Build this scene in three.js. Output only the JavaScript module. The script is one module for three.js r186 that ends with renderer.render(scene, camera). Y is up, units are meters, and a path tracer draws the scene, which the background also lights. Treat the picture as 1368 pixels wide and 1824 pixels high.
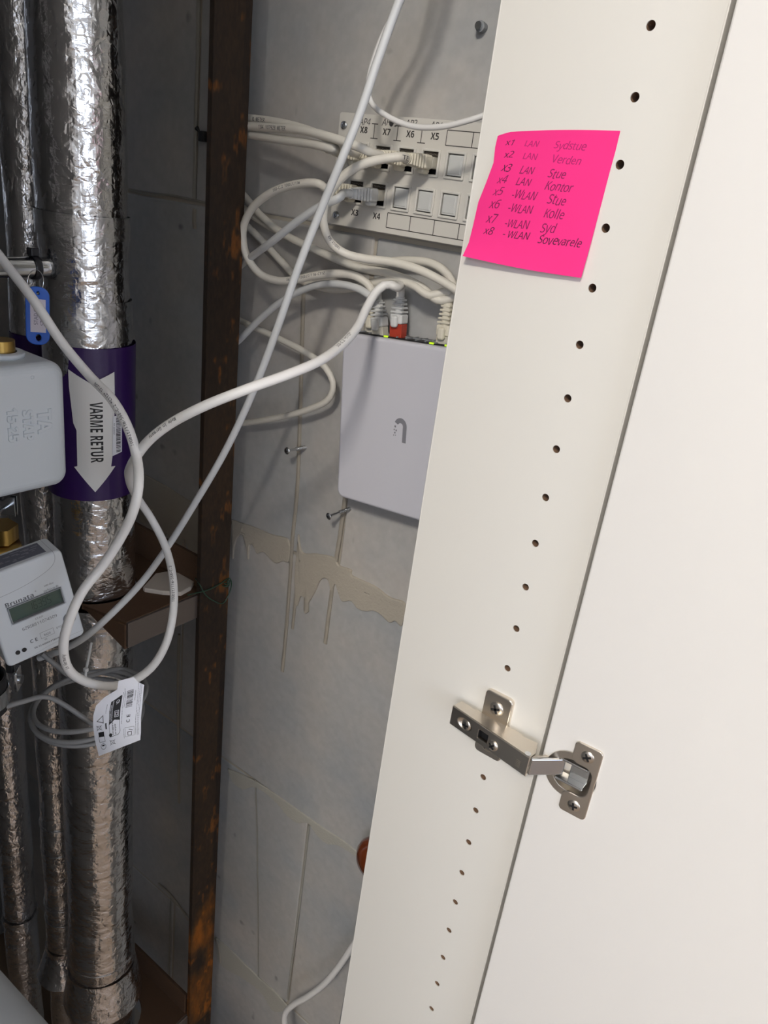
import * as THREE from 'three';
import { RoundedBoxGeometry } from 'three/addons/geometries/RoundedBoxGeometry.js';
import { mergeGeometries, mergeVertices } from 'three/addons/utils/BufferGeometryUtils.js';
import { RectAreaLightUniformsLib } from 'three/addons/lights/RectAreaLightUniformsLib.js';
import { TessellateModifier } from 'three/addons/modifiers/TessellateModifier.js';
import { FontLoader } from 'three/addons/loaders/FontLoader.js';
import { TextGeometry } from 'three/addons/geometries/TextGeometry.js';

// ---------------------------------------------------------------- camera, sky, lights, exposure
RectAreaLightUniformsLib.init();
const scene = new THREE.Scene();
const CY = 1.45, FPX = 1375.7;                       // eye height, focal length in pixels
const camera = new THREE.PerspectiveCamera(2 * Math.atan(912 / FPX) * 180 / Math.PI, 1368 / 1824, 0.02, 60);
const yaw = 56.095, pitch = 22.571, roll = 7.8145, rad = Math.PI / 180;
const RM = new THREE.Matrix4().makeRotationY(-yaw * rad)
  .multiply(new THREE.Matrix4().makeRotationX(-pitch * rad))
  .multiply(new THREE.Matrix4().makeRotationZ(roll * rad));
camera.quaternion.setFromRotationMatrix(RM);
camera.position.set(0, CY, 0);
scene.add(camera);
scene.background = new THREE.Color().setRGB(1.0, 1.15, 1.35);

const renderer = new THREE.WebGLRenderer({ antialias: true });
renderer.toneMapping = THREE.LinearToneMapping;
renderer.toneMappingExposure = 0.585;
renderer.shadowMap.enabled = true;

function windowLight(color, intensity, w, h, pos, look) {
  const l = new THREE.RectAreaLight(color, intensity, w, h);
  l.position.set(...pos); l.lookAt(...look); scene.add(l); return l;
}
// daylight through the two windows of the room
windowLight(0xdfeaff, 9.0, 1.30, 1.30, [-0.95, 1.55, 3.16], [-0.95, 1.55, 0]);
windowLight(0xe4ecff, 6.0, 1.40, 1.10, [-2.16, 1.75, 0.65], [0, 1.75, 0.65]);
// ceiling lamp of the hallway
const LAMP = [-1.0, 2.44, 0.32];

// ---------------------------------------------------------------- helpers
let seed = 12345;
const rnd = () => { seed = (seed * 1664525 + 1013904223) >>> 0; return seed / 4294967296; };
const rr = (a, b) => a + (b - a) * rnd();
const V = (x, y, z) => new THREE.Vector3(x, y, z);
const ray = (px, py) => V((px - 684) / FPX, -(py - 912) / FPX, -1).applyMatrix4(RM);
const D = (px, py, d) => ray(px, py).multiplyScalar(d).add(V(0, CY, 0));
const onX = (px, py, X) => { const r = ray(px, py); return r.multiplyScalar(X / r.x).add(V(0, CY, 0)); };
const onZ = (px, py, Z) => { const r = ray(px, py); return r.multiplyScalar(Z / r.z).add(V(0, CY, 0)); };
const onY = (px, py, Y) => { const r = ray(px, py); return r.multiplyScalar((Y - CY) / r.y).add(V(0, CY, 0)); };

const used = {};
function uname(n) { if (used[n] === undefined) { used[n] = 0; return n; } used[n]++; return n + '_' + String(used[n]).padStart(3, '0'); }
function clean(g) {
  let q = g.index ? g.toNonIndexed() : g.clone();
  for (const k of Object.keys(q.attributes)) if (!['position', 'normal', 'uv'].includes(k)) q.deleteAttribute(k);
  if (!q.attributes.normal) q.computeVertexNormals();
  if (!q.attributes.uv) q.setAttribute('uv', new THREE.BufferAttribute(new Float32Array(q.attributes.position.count * 2), 2));
  q.morphAttributes = {}; return q;
}
function merged(gs) { gs = Array.isArray(gs) ? gs : [gs]; return gs.length === 1 ? gs[0] : mergeGeometries(gs.map(clean)); }
function mesh(name, gs, mat, parent) {
  const m = new THREE.Mesh(merged(gs), mat); m.castShadow = m.receiveShadow = true;
  m.name = parent ? name : uname(name); (parent || scene).add(m); return m;
}
function group(name, pos = [0, 0, 0], rotY = 0) { const g = new THREE.Group(); g.name = uname(name); g.position.set(...pos); g.rotation.y = rotY; scene.add(g); return g; }
function tag(o, label, category, grp) { o.userData.label = label; o.userData.category = category; if (grp) o.userData.group = grp; return o; }
function struct(o) { o.userData.kind = 'structure'; return o; }
const T = (g, x = 0, y = 0, z = 0) => g.translate(x, y, z);
const box = (w, h, d, x = 0, y = 0, z = 0) => T(new THREE.BoxGeometry(w, h, d), x, y, z);
const rbox = (w, h, d, r, x = 0, y = 0, z = 0, s = 3) => T(new RoundedBoxGeometry(w, h, d, s, r), x, y, z);
const cyl = (r, h, x = 0, y = 0, z = 0, axis = 'y', r2 = r, seg = 28) => { const g = new THREE.CylinderGeometry(r, r2, h, seg); if (axis === 'z') g.rotateX(Math.PI / 2); if (axis === 'x') g.rotateZ(-Math.PI / 2); return T(g, x, y, z); };
const lathe = (pts, seg = 32) => new THREE.LatheGeometry(pts.map(p => new THREE.Vector2(p[0], p[1])), seg);
// group whose local x = world z, y = up, local z = world -x: things fixed to faces that look towards -x
function sideGroup(name, X, y = 0, z = 0, turn = 0) { const g = group(name, [X, y, z]); g.rotation.order = 'YXZ'; g.rotation.y = -Math.PI / 2; g.rotation.z = turn; return g; }
function lin(r, g, b) { return new THREE.Color().setRGB(r, g, b); }
const std = (c, rough = 0.6, metal = 0, extra = {}) => new THREE.MeshStandardMaterial({ color: c, roughness: rough, metalness: metal, ...extra });
const phys = (c, rough = 0.5, extra = {}) => new THREE.MeshPhysicalMaterial({ color: c, roughness: rough, ...extra });
function roundRectShape(w, h, r, x = 0, y = 0) {
  const s = new THREE.Shape(), a = x - w / 2, b = y - h / 2;
  s.moveTo(a + r, b); s.lineTo(a + w - r, b); s.absarc(a + w - r, b + r, r, -Math.PI / 2, 0); s.lineTo(a + w, b + h - r); s.absarc(a + w - r, b + h - r, r, 0, Math.PI / 2);
  s.lineTo(a + r, b + h); s.absarc(a + r, b + h - r, r, Math.PI / 2, Math.PI); s.lineTo(a, b + r); s.absarc(a + r, b + r, r, Math.PI, Math.PI * 1.5); return s;
}
const extr = (shape, depth, bevel = 0, bs = 2, cs = 10) => new THREE.ExtrudeGeometry(shape, { depth, bevelEnabled: bevel > 0, bevelThickness: bevel, bevelSize: bevel, bevelOffset: -bevel, bevelSegments: bs, curveSegments: cs });

// periodic noise
const HN = 4096, HT = new Float32Array(HN); for (let i = 0; i < HN; i++) HT[i] = rnd();
const hash = (x, y, s = 0) => HT[((x * 374761 + y * 668265 + s * 97331) ^ ((x * 1274126177) >>> 13) ^ (y * 83492791)) & (HN - 1)];
function vnoise(x, y, per, s = 0) {
  const xi = Math.floor(x), yi = Math.floor(y), fx = x - xi, fy = y - yi, m = a => ((a % per) + per) % per;
  const u = fx * fx * (3 - 2 * fx), v = fy * fy * (3 - 2 * fy);
  const a = hash(m(xi), m(yi), s), b = hash(m(xi + 1), m(yi), s), c = hash(m(xi), m(yi + 1), s), d = hash(m(xi + 1), m(yi + 1), s);
  return a + (b - a) * u + (c - a) * v + (a - b - c + d) * u * v;
}
function fbm(u, v, per, oct = 5, s = 0) { let a = 0.5, r = 0, n = 0; for (let i = 0; i < oct; i++) { r += a * vnoise(u * per, v * per, per, s + i * 17); n += a; a *= 0.5; per *= 2; } return r / n; }
function cells(u, v, per, s) {                      // folded facets: every cell is a tilted plane
  const x = u * per, y = v * per, xi = Math.floor(x), yi = Math.floor(y); let d1 = 9, h1 = 0, d2 = 9;
  for (let j = -1; j <= 1; j++) for (let i = -1; i <= 1; i++) {
    const cx = xi + i, cy = yi + j, mx = ((cx % per) + per) % per, my = ((cy % per) + per) % per;
    const qx = cx + hash(mx, my, s), qy = cy + hash(mx, my, s + 1), dx = x - qx, dy = y - qy, d = Math.hypot(dx, dy);
    if (d < d1) { d2 = d1; d1 = d; h1 = dx * (hash(mx, my, s + 2) - 0.5) + dy * (hash(mx, my, s + 3) - 0.5); } else if (d < d2) d2 = d;
  }
  return h1 * Math.min(1, (d2 - d1) * 3) + 0.25 * Math.min(0.35, d2 - d1);
}
function dataTex(w, h, fn, srgb = true, rep = [1, 1]) {
  const a = new Uint8Array(w * h * 4);
  for (let j = 0; j < h; j++) for (let i = 0; i < w; i++) {
    const c = fn(i / w, j / h), k = (j * w + i) * 4;
    a[k] = Math.max(0, Math.min(255, c[0])); a[k + 1] = Math.max(0, Math.min(255, c[1])); a[k + 2] = Math.max(0, Math.min(255, c[2])); a[k + 3] = 255;
  }
  const t = new THREE.DataTexture(a, w, h, THREE.RGBAFormat); t.wrapS = t.wrapT = THREE.RepeatWrapping; t.magFilter = THREE.LinearFilter; t.minFilter = THREE.LinearMipmapLinearFilter;
  t.generateMipmaps = true; if (srgb) t.colorSpace = THREE.SRGBColorSpace; t.repeat.set(...rep); t.needsUpdate = true; return t;
}
function canvasTex(w, h, draw) {
  const c = document.createElement('canvas'); c.width = w; c.height = h; const x = c.getContext('2d'); draw(x, w, h);
  const t = new THREE.CanvasTexture(c); t.colorSpace = THREE.SRGBColorSpace; t.anisotropy = 8; return t;
}
const g3 = v => [v, v, v];

// ---------------------------------------------------------------- materials
const blockColor = dataTex(1024, 1024, (u, v) => {
  const big = fbm(u, v, 4, 4, 1), mid = fbm(u, v, 16, 4, 5), fine = fbm(u, v, 128, 3, 9);
  let k = 0.84 + 0.14 * (big - 0.5) + 0.06 * (mid - 0.5) + 0.06 * (fine - 0.5);
  const pit = fbm(u, v, 32, 2, 23); if (pit > 0.88) k -= 0.35 * (pit - 0.88) / 0.12;
  const warm = (mid - 0.5) * 8 + (big - 0.5) * 10;
  return [208 * k + warm, 207 * k, 205 * k - warm];
});
const blockBump = dataTex(1024, 1024, (u, v) => { const pit = fbm(u, v, 32, 2, 23); return g3(150 + 60 * (fbm(u, v, 8, 4, 41) - 0.5) + 50 * (fbm(u, v, 96, 3, 45) - 0.5) - (pit > 0.86 ? 700 * (pit - 0.86) : 0)); }, false);
const foilBump = dataTex(1024, 1024, (u, v) => {
  const w = 0.03 * (fbm(u, v, 6, 3, 71) - 0.5), a = u + w, b = v - w;
  const rid = (p, q2) => 1 - Math.abs(2 * fbm(u, v, p, 3, q2) - 1);
  let h = 0.9 * cells(a, b, 6, 100) + 0.6 * cells(b + 0.37, a, 11, 200) + 0.30 * cells(a, b, 27, 300) + 0.10 * cells(a, b, 61, 400) + 0.30 * (rid(7, 81) - 0.7);
  const gx = Math.abs(((u * 36) % 1) - 0.5), gy = Math.abs(((v * 36) % 1) - 0.5);
  h += 0.012 * (gx < 0.10 ? 1 : 0) + 0.012 * (gy < 0.10 ? 1 : 0);
  return g3(128 + 105 * h);
}, false);
const rustColor = dataTex(512, 2048, (u, v) => {
  const big = fbm(u * 0.25, v, 8, 5, 3), mid = fbm(u, v * 4, 8, 4, 7), fine = fbm(u, v * 4, 64, 3, 13);
  let r = 50 + 40 * (big - 0.5) + 24 * (fine - 0.5), g = 36 + 28 * (big - 0.5) + 17 * (fine - 0.5), b = 23 + 13 * (big - 0.5) + 9 * (fine - 0.5);
  const blotch = fbm(u, v * 4, 10, 4, 31) * 0.75 + 0.25 * fbm(u, v * 4, 40, 2, 37);
  const k = Math.max(0, Math.min(1, (blotch - 0.62) / 0.10)) * (0.55 + 0.45 * fine); r += 72 * k; g += 36 * k; b += 2 * k;
  const low = Math.max(0, Math.min(1, (0.17 - v + 0.22 * (mid - 0.5)) / 0.08)) * Math.max(0, 2.2 * mid - 0.45); r += 72 * low; g += 36 * low; b -= 4 * low;   // rust scale on the foot of the post
  return [r, g, b];
});
const rustBump = dataTex(512, 1024, (u, v) => g3(128 + 90 * (fbm(u, v * 2, 24, 4, 51) - 0.5) + 60 * Math.max(0, fbm(u, v * 2, 10, 4, 31) - 0.6) * 3), false);
const oakColor = dataTex(1024, 1024, (u, v) => { const s = fbm(u * 0.2, v, 32, 4, 61), p = Math.floor(u * 6), t = 0.9 + 0.15 * hash(p, 3, 1), e = (u * 6) % 1 < 0.015 ? 0.6 : 1, k = t * e * (0.85 + 0.3 * s); return [132 * k, 112 * k, 92 * k]; });
const plastBump = dataTex(256, 256, (u, v) => g3(128 + 80 * (fbm(u, v, 48, 3, 81) - 0.5)), false);

const M = {
  block: std(0xffffff, 0.9, 0, { map: blockColor, bumpMap: blockBump, bumpScale: 0.0009 }),
  mortar: std(lin(0.44, 0.40, 0.335), 0.92, 0, { bumpMap: blockBump, bumpScale: 0.002 }),
  mortarDark: std(lin(0.42, 0.41, 0.365), 0.92, 0, { bumpMap: blockBump, bumpScale: 0.002 }),
  room: std(lin(0.62, 0.61, 0.59), 0.85),
  shaft: std(lin(0.19, 0.19, 0.19), 0.9),
  oak: std(0xffffff, 0.45, 0, { map: oakColor }),
  foil: std(lin(0.82, 0.82, 0.83), 0.19, 1, { bumpMap: foilBump, bumpScale: 0.0055 }),
  tape: std(lin(0.80, 0.80, 0.80), 0.26, 1, { bumpMap: foilBump, bumpScale: 0.0048 }),
  purple: phys(lin(0.030, 0.007, 0.085), 0.40, { clearcoat: 0.35, clearcoatRoughness: 0.12 }),
  rust: std(0xffffff, 0.72, 0.25, { map: rustColor, bumpMap: rustBump, bumpScale: 0.0008 }),
  rustBrown: std(lin(0.105, 0.055, 0.028), 0.8, 0.1, { bumpMap: rustBump, bumpScale: 0.001 }),
  steelDull: std(lin(0.24, 0.20, 0.175), 0.42, 0.8, { bumpMap: rustBump, bumpScale: 0.0004 }),
  zinc: std(lin(0.62, 0.64, 0.66), 0.25, 1),
  nickel: std(lin(0.74, 0.68, 0.60), 0.33, 1),
  chrome: std(lin(0.75, 0.77, 0.79), 0.14, 1),
  brass: std(lin(0.52, 0.34, 0.10), 0.32, 1),
  panel: phys(lin(0.80, 0.775, 0.715), 0.42),
  door: phys(lin(0.80, 0.775, 0.735), 0.38),
  chip: std(lin(0.21, 0.125, 0.075), 0.95),
  cable: phys(lin(0.80, 0.79, 0.775), 0.42),
  cableCream: phys(lin(0.72, 0.69, 0.62), 0.45),
  cableGrey: phys(lin(0.24, 0.24, 0.24), 0.5),
  cableLight: phys(lin(0.66, 0.67, 0.67), 0.42),
  boot: phys(lin(0.72, 0.68, 0.57), 0.5),
  bootGrey: phys(lin(0.55, 0.56, 0.55), 0.5),
  plugClear: phys(lin(0.70, 0.67, 0.58), 0.25, { transmission: 0.15, thickness: 0.004, ior: 1.5 }),
  plugRed: phys(lin(0.55, 0.06, 0.03), 0.25, { transmission: 0.25, thickness: 0.004, ior: 1.5 }),
  black: std(lin(0.012, 0.012, 0.013), 0.5),
  blackGloss: std(lin(0.015, 0.015, 0.018), 0.3),
  metalPale: std(lin(0.66, 0.645, 0.60), 0.55),
  blank: std(lin(0.60, 0.61, 0.60), 0.5),
  jackFrame: std(lin(0.69, 0.675, 0.63), 0.5),
  router: phys(lin(0.62, 0.62, 0.68), 0.48),
  whitePlastic: phys(lin(0.62, 0.64, 0.66), 0.5, { bumpMap: plastBump, bumpScale: 0.0002 }),
  foam: phys(lin(0.62, 0.66, 0.69), 0.55, { bumpMap: plastBump, bumpScale: 0.0002 }),
  blue: phys(lin(0.002, 0.085, 0.47), 0.35),
  green: phys(lin(0.02, 0.06, 0.035), 0.35),
  brownGloss: phys(lin(0.16, 0.035, 0.010), 0.22, { clearcoat: 0.6, clearcoatRoughness: 0.1 }),
  greyPlastic: phys(lin(0.25, 0.265, 0.28), 0.55),
  plaster: std(lin(0.62, 0.55, 0.47), 0.9, 0, { bumpMap: blockBump, bumpScale: 0.002 }),
};

// ---------------------------------------------------------------- the room and the shaft
const XW = 0.53;                                     // face of the block wall
{
  struct(mesh('floor', box(4.6, 0.06, 4.6, 0, -0.03, 1.0), M.oak));
  struct(mesh('ceiling', box(4.6, 0.06, 4.6, 0, 2.53, 1.0), M.room));
  // room wall behind the photographer, with the window opening x -1.6..-0.3, y 0.9..2.2
  const zr = 3.25;
  struct(mesh('wall_rear', [box(0.65, 2.5, 0.12, -1.925, 1.25, zr), box(2.55, 2.5, 0.12, 0.975, 1.25, zr), box(1.3, 0.9, 0.12, -0.95, 0.45, zr), box(1.3, 0.3, 0.12, -0.95, 2.35, zr)], M.room));
  const xl = -2.25;
  struct(mesh('wall_left', [box(0.12, 2.5, 0.2, xl, 1.25, -0.15), box(0.12, 2.5, 1.9, xl, 1.25, 2.3), box(0.12, 1.2, 1.4, xl, 0.6, 0.65), box(0.12, 0.2, 1.4, xl, 2.4, 0.65)], M.room));
  struct(mesh('wall_room_right', box(0.12, 2.5, 3.5, 2.2, 1.25, 1.5), M.room));
  // partition in front of the shaft, open from x -0.5 to the cabinet panel
  struct(mesh('wall_front', [box(2.16, 2.5, 0.1, -1.17, 1.25, -0.2), box(1.7, 2.5, 0.1, 1.32, 1.25, -0.2), box(0.56, 0.42, 0.1, 0.19, 2.29, -0.2)], M.room));
  struct(mesh('wall_back', box(1.92, 2.5, 0.1, -0.34, 1.25, -1.17), M.shaft));
  struct(mesh('wall_shaft_left', box(0.1, 2.5, 0.87, -0.14, 1.25, -0.685), M.shaft));
  const win = (name, X, Y, Z, w, h, alongX) => {
    const g = struct(group(name, [X, Y, Z], alongX ? 0 : Math.PI / 2));
    const f = []; for (const s of [-1, 1]) { f.push(box(0.06, h, 0.07, s * (w / 2 - 0.03), 0, 0)); f.push(box(w - 0.12, 0.06, 0.07, 0, s * (h / 2 - 0.03), 0)); }
    f.push(box(0.05, h - 0.12, 0.06, 0, 0, 0));
    mesh('window_frame', f, M.room, g);
    for (const s of [-1, 1]) mesh('window_pane', box(w / 2 - 0.085, h - 0.12, 0.006, s * (w / 4 - 0.0175), 0, 0), phys(lin(1, 1, 1), 0.02, { transmission: 1, thickness: 0 }), g);
  };
  win('window_1', -0.95, 1.55, 3.26, 1.3, 1.3, true);
  win('window_2', -2.26, 1.75, 0.65, 1.4, 1.1, false);
  // ceiling lamp
  const lp = group('ceiling_lamp', [LAMP[0], 2.5, LAMP[2]]);
  mesh('lamp_base', lathe([[0, 0], [0.09, 0], [0.09, -0.012], [0.06, -0.02], [0, -0.02]].reverse()), M.whitePlastic, lp);
  mesh('lamp_globe', lathe([[0.0, -0.085], [0.05, -0.08], [0.09, -0.06], [0.105, -0.035], [0.095, -0.02], [0.0, -0.02]]), new THREE.MeshStandardMaterial({ color: 0xffffff, roughness: 0.4, emissive: lin(1, 0.9, 0.74), emissiveIntensity: 2.5 }), lp);
  tag(lp, 'round white ceiling lamp above the hallway', 'lamp');
  const pl = new THREE.PointLight(lin(1, 0.93, 0.83), 12, 0, 2); pl.position.set(LAMP[0], 2.38, LAMP[2]); pl.castShadow = true; pl.shadow.radius = 6; scene.add(pl);
}

// block wall: courses of 311 mm, blocks 442 mm, half bond
{
  const g = struct(group('wall_right', [0, 0, 0]));
  const y0 = CY - 0.036, H = 0.311, L = 0.442, gap = 0.0026;
  mesh('mortar_bed', box(0.09, 2.5, 1.12, XW + 0.047, 1.25, -0.63), M.mortar, g);
  for (let k = -4; k <= 4; k++) {
    let b = y0 + k * H, t = b + H; b = Math.max(b, 0); t = Math.min(t, 2.5); if (t - b < 0.03) continue;
    const off = (k % 2 === 0) ? -0.622 : -0.401;     // course above the reference joint has its joint at z -0.622
    for (let j = -2; j <= 2; j++) {
      let a = off + j * L, c = a + L; a = Math.max(a, -1.19); c = Math.min(c, -0.07); if (c - a < 0.03) continue;
      const w = c - a - gap, h = t - b - gap, x = XW + rr(0, 0.0012);
      const gm = new RoundedBoxGeometry(0.09, h, w, 1, 0.0025); gm.translate(x + 0.045, (b + t) / 2, (a + c) / 2);
      const p = gm.attributes.position, uv = gm.attributes.uv, du = rnd(), dv = rnd();
      for (let i = 0; i < p.count; i++) uv.setXY(i, p.getZ(i) * 1.4 + du, p.getY(i) * 1.4 + dv);
      mesh('concrete_block', gm, M.block, g);
    }
  }
  // mortar that was squeezed out of the joints and smeared over the blocks
  const smear = (pts, mat = M.mortar, d = 0.0016, lift = 0) => {
    const c = pts.map(p => { const q = onX(p[0], p[1], XW); return new THREE.Vector2(q.z, q.y); });
    const s = new THREE.Shape(); const sp = new THREE.SplineCurve([...c, c[0]]).getPoints(pts.length * 5); s.setFromPoints(sp.slice(0, -1));
    const e = extr(s, d, 0.0009, 2); e.rotateY(-Math.PI / 2); e.translate(XW - lift + 0.0006, 0, 0);
    const p = e.attributes.position, uv = e.attributes.uv; for (let i = 0; i < p.count; i++) uv.setXY(i, p.getZ(i) * 6, p.getY(i) * 6);
    mesh('mortar_smear', e, mat, g);
  };
  const q = (cx, cy) => [400 + 0.2632 * cx, 920 + 0.2632 * cy];
  smear([q(55, 20), q(110, 40), q(200, 70), q(320, 120), q(440, 160), q(440, 300), q(400, 300), q(345, 312), q(270, 240), q(225, 250), q(205, 205), q(175, 190), q(165, 290), q(155, 220), q(130, 130), q(95, 135), q(70, 200), q(60, 280)]);
  smear([q(505, 120), q(530, 240), q(620, 250), q(740, 275), q(780, 330), q(860, 360), q(870, 400), q(1020, 470), q(1120, 545), q(1225, 590), q(1205, 735), q(1160, 705), q(1120, 715), q(1060, 660), q(1010, 635), q(960, 640), q(905, 620), q(860, 570), q(800, 570), q(770, 500), q(755, 455), q(725, 500), q(710, 440), q(685, 415), q(650, 435), q(620, 500), q(590, 555), q(570, 590), q(570, 640), q(550, 655), q(540, 620), q(550, 560), q(520, 540), q(490, 600), q(480, 400)]);
  const w = (cx, cy) => [260 + 0.3655 * cx, 1380 + 0.3655 * cy];
  smear([w(400, -30), w(470, 0), w(540, 35), w(640, 100), w(760, 185), w(860, 255), w(960, 320), w(1040, 385), w(1030, 400), w(940, 345), w(880, 335), w(830, 290), w(790, 235), w(740, 235), w(690, 200), w(640, 140), w(570, 80), w(520, 60), w(470, 70), w(420, 30)], M.mortarDark, 0.0006);
  smear([w(340, 790), w(420, 860), w(520, 960), w(640, 1070), w(690, 1140), w(620, 1150), w(560, 1060), w(470, 990), w(380, 940), w(345, 880)], M.mortarDark, 0.0006);
  smear([[246, 838], [300, 868], [340, 893], [365, 905], [362, 985], [345, 1000], [330, 960], [318, 1000], [300, 950], [285, 965], [270, 930], [250, 925]]);
  const drip = (pts, r, mat = M.mortar, lift = 0.0004) => {
    const c = new THREE.CatmullRomCurve3(pts.map(p => onX(p[0], p[1], XW - lift)));
    const t = new THREE.TubeGeometry(c, 40, r, 8); const p = t.attributes.position;
    for (let i = 0; i < p.count; i++) p.setX(i, XW - lift + (p.getX(i) - XW + lift) * 0.55 + 0.0004 * 0);
    for (let i = 0; i < p.count; i++) { const n = 1 + 0.35 * (vnoise(p.getY(i) * 90, 3.3, 64, 5) - 0.5); p.setX(i, XW + (p.getX(i) - XW) * n); }
    t.computeVertexNormals(); mesh('mortar_drip', t, mat, g);
  };
  drip([[541, 505], [538, 620], [534, 760], [529, 880], [521, 960], [516, 1040], [510, 1120], [503, 1196]], 0.0023);
  drip([[531, 1000], [527, 1060], [521, 1120]], 0.0020);
  drip([[662, 492], [650, 600], [630, 760], [614, 890], [606, 950], [598, 1000], [590, 1060], [579, 1146]], 0.0024);
  drip([[546, 1050], [546, 1070], [546, 1088]], 0.0034);
  drip([[354, -20], [352, 100], [349, 200], [347, 300], [346, 355]], 0.0022, M.mortarDark);
  drip([[347, 372], [346, 395], [347, 408]], 0.0024);
  drip([[319, 1130], [317, 1230], [318, 1330], [319, 1430]], 0.0022, M.mortar);
  drip([[282, 1574], [300, 1590], [318, 1612], [336, 1640]], 0.0022, M.mortar);
  drip([[304, 1600], [302, 1680], [300, 1760]], 0.0012, M.mortarDark);
  drip([[550, 1470], [541, 1550], [530, 1640], [518, 1730], [512, 1780]], 0.0016, M.mortarDark);
  drip([[455, 1388], [458, 1470], [459, 1560], [460, 1640], [460, 1740]], 0.0009, M.mortarDark);
  drip([[385, 1670], [390, 1690], [393, 1715]], 0.0022, M.mortar);
  drip([[230, 338], [262, 346], [305, 348], [345, 357], [372, 362]], 0.0010, M.mortarDark);
}

// ---------------------------------------------------------------- cabinet side panel, door, hinge
const XP = 0.43374, ZB = -0.260, ZF = -0.1368, YB = 0.06, YT = 2.18, HZ = -0.17214, HY0 = CY + 0.09108;
const cabinet = group('wall_cabinet', [0, 0, 0]); tag(cabinet, 'cream cabinet with drilled side panel and open hinged door', 'cabinet');
function part(name, X, y, z) { const g = new THREE.Group(); g.name = name; g.position.set(X, y, z); g.rotation.y = -Math.PI / 2; cabinet.add(g); return g; }
{
  const g = part('side_panel', XP, 0, 0); g.userData.label = 'narrow cream side panel with a line of drilled shelf holes';
  const shape = () => {
    const s = new THREE.Shape(); s.moveTo(ZB, YB); s.lineTo(ZF, YB); s.lineTo(ZF, YT); s.lineTo(ZB, YT); s.lineTo(ZB, YB);
    for (let n = -18; n <= 40; n++) { const y = HY0 - 0.032 * n; if (y < YB + 0.05 || y > YT - 0.05) continue; const h = new THREE.Path(); h.absarc(HZ, y, 0.00245, 0, Math.PI * 2, true); s.holes.push(h); }
    return s;
  };
  const f = extr(shape(), 0.0008, 0, 1, 14); f.translate(0, 0, -0.0008); mesh('laminate_face', f, M.panel, g);
  const c = extr(shape(), 0.012, 0, 1, 14); c.translate(0, 0, -0.0128); mesh('chipboard_core', c, M.chip, g);
  mesh('panel_back', box(ZF - ZB, YT - YB, 0.0050, (ZF + ZB) / 2, (YB + YT) / 2, -0.0154), M.panel, g);
  mesh('front_edge_band', rbox(0.0012, YT - YB, 0.018, 0.0005, ZF + 0.0004, (YB + YT) / 2, -0.0089, 2), M.panel, g);
  mesh('rear_edge_band', rbox(0.0010, YT - YB, 0.018, 0.0004, ZB - 0.0003, (YB + YT) / 2, -0.0089, 2), M.panel, g);
}
const XD = 0.4258, ZD = -0.1312, DT = 2.4 * rad;
const doorFrame = part('door', XD, 0, ZD); doorFrame.rotation.y = -Math.PI / 2 + DT;
{
  const s = roundRectShape(0.4, YT - YB, 0.001, 0.2, (YB + YT) / 2);
  const hole = new THREE.Path(); hole.absarc(0.0215, CY - 0.3425, 0.0172, 0, Math.PI * 2, true); s.holes.push(hole);   // bore for the hinge cup
  const b = extr(s, 0.0145, 0.0012, 3, 48); b.translate(0, 0, -0.0157); mesh('door_board', b, M.door, doorFrame);
  mesh('outer_face', box(0.398, YT - YB - 0.002, 0.003, 0.2, (YB + YT) / 2, -0.0172), M.door, doorFrame);
}
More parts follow.
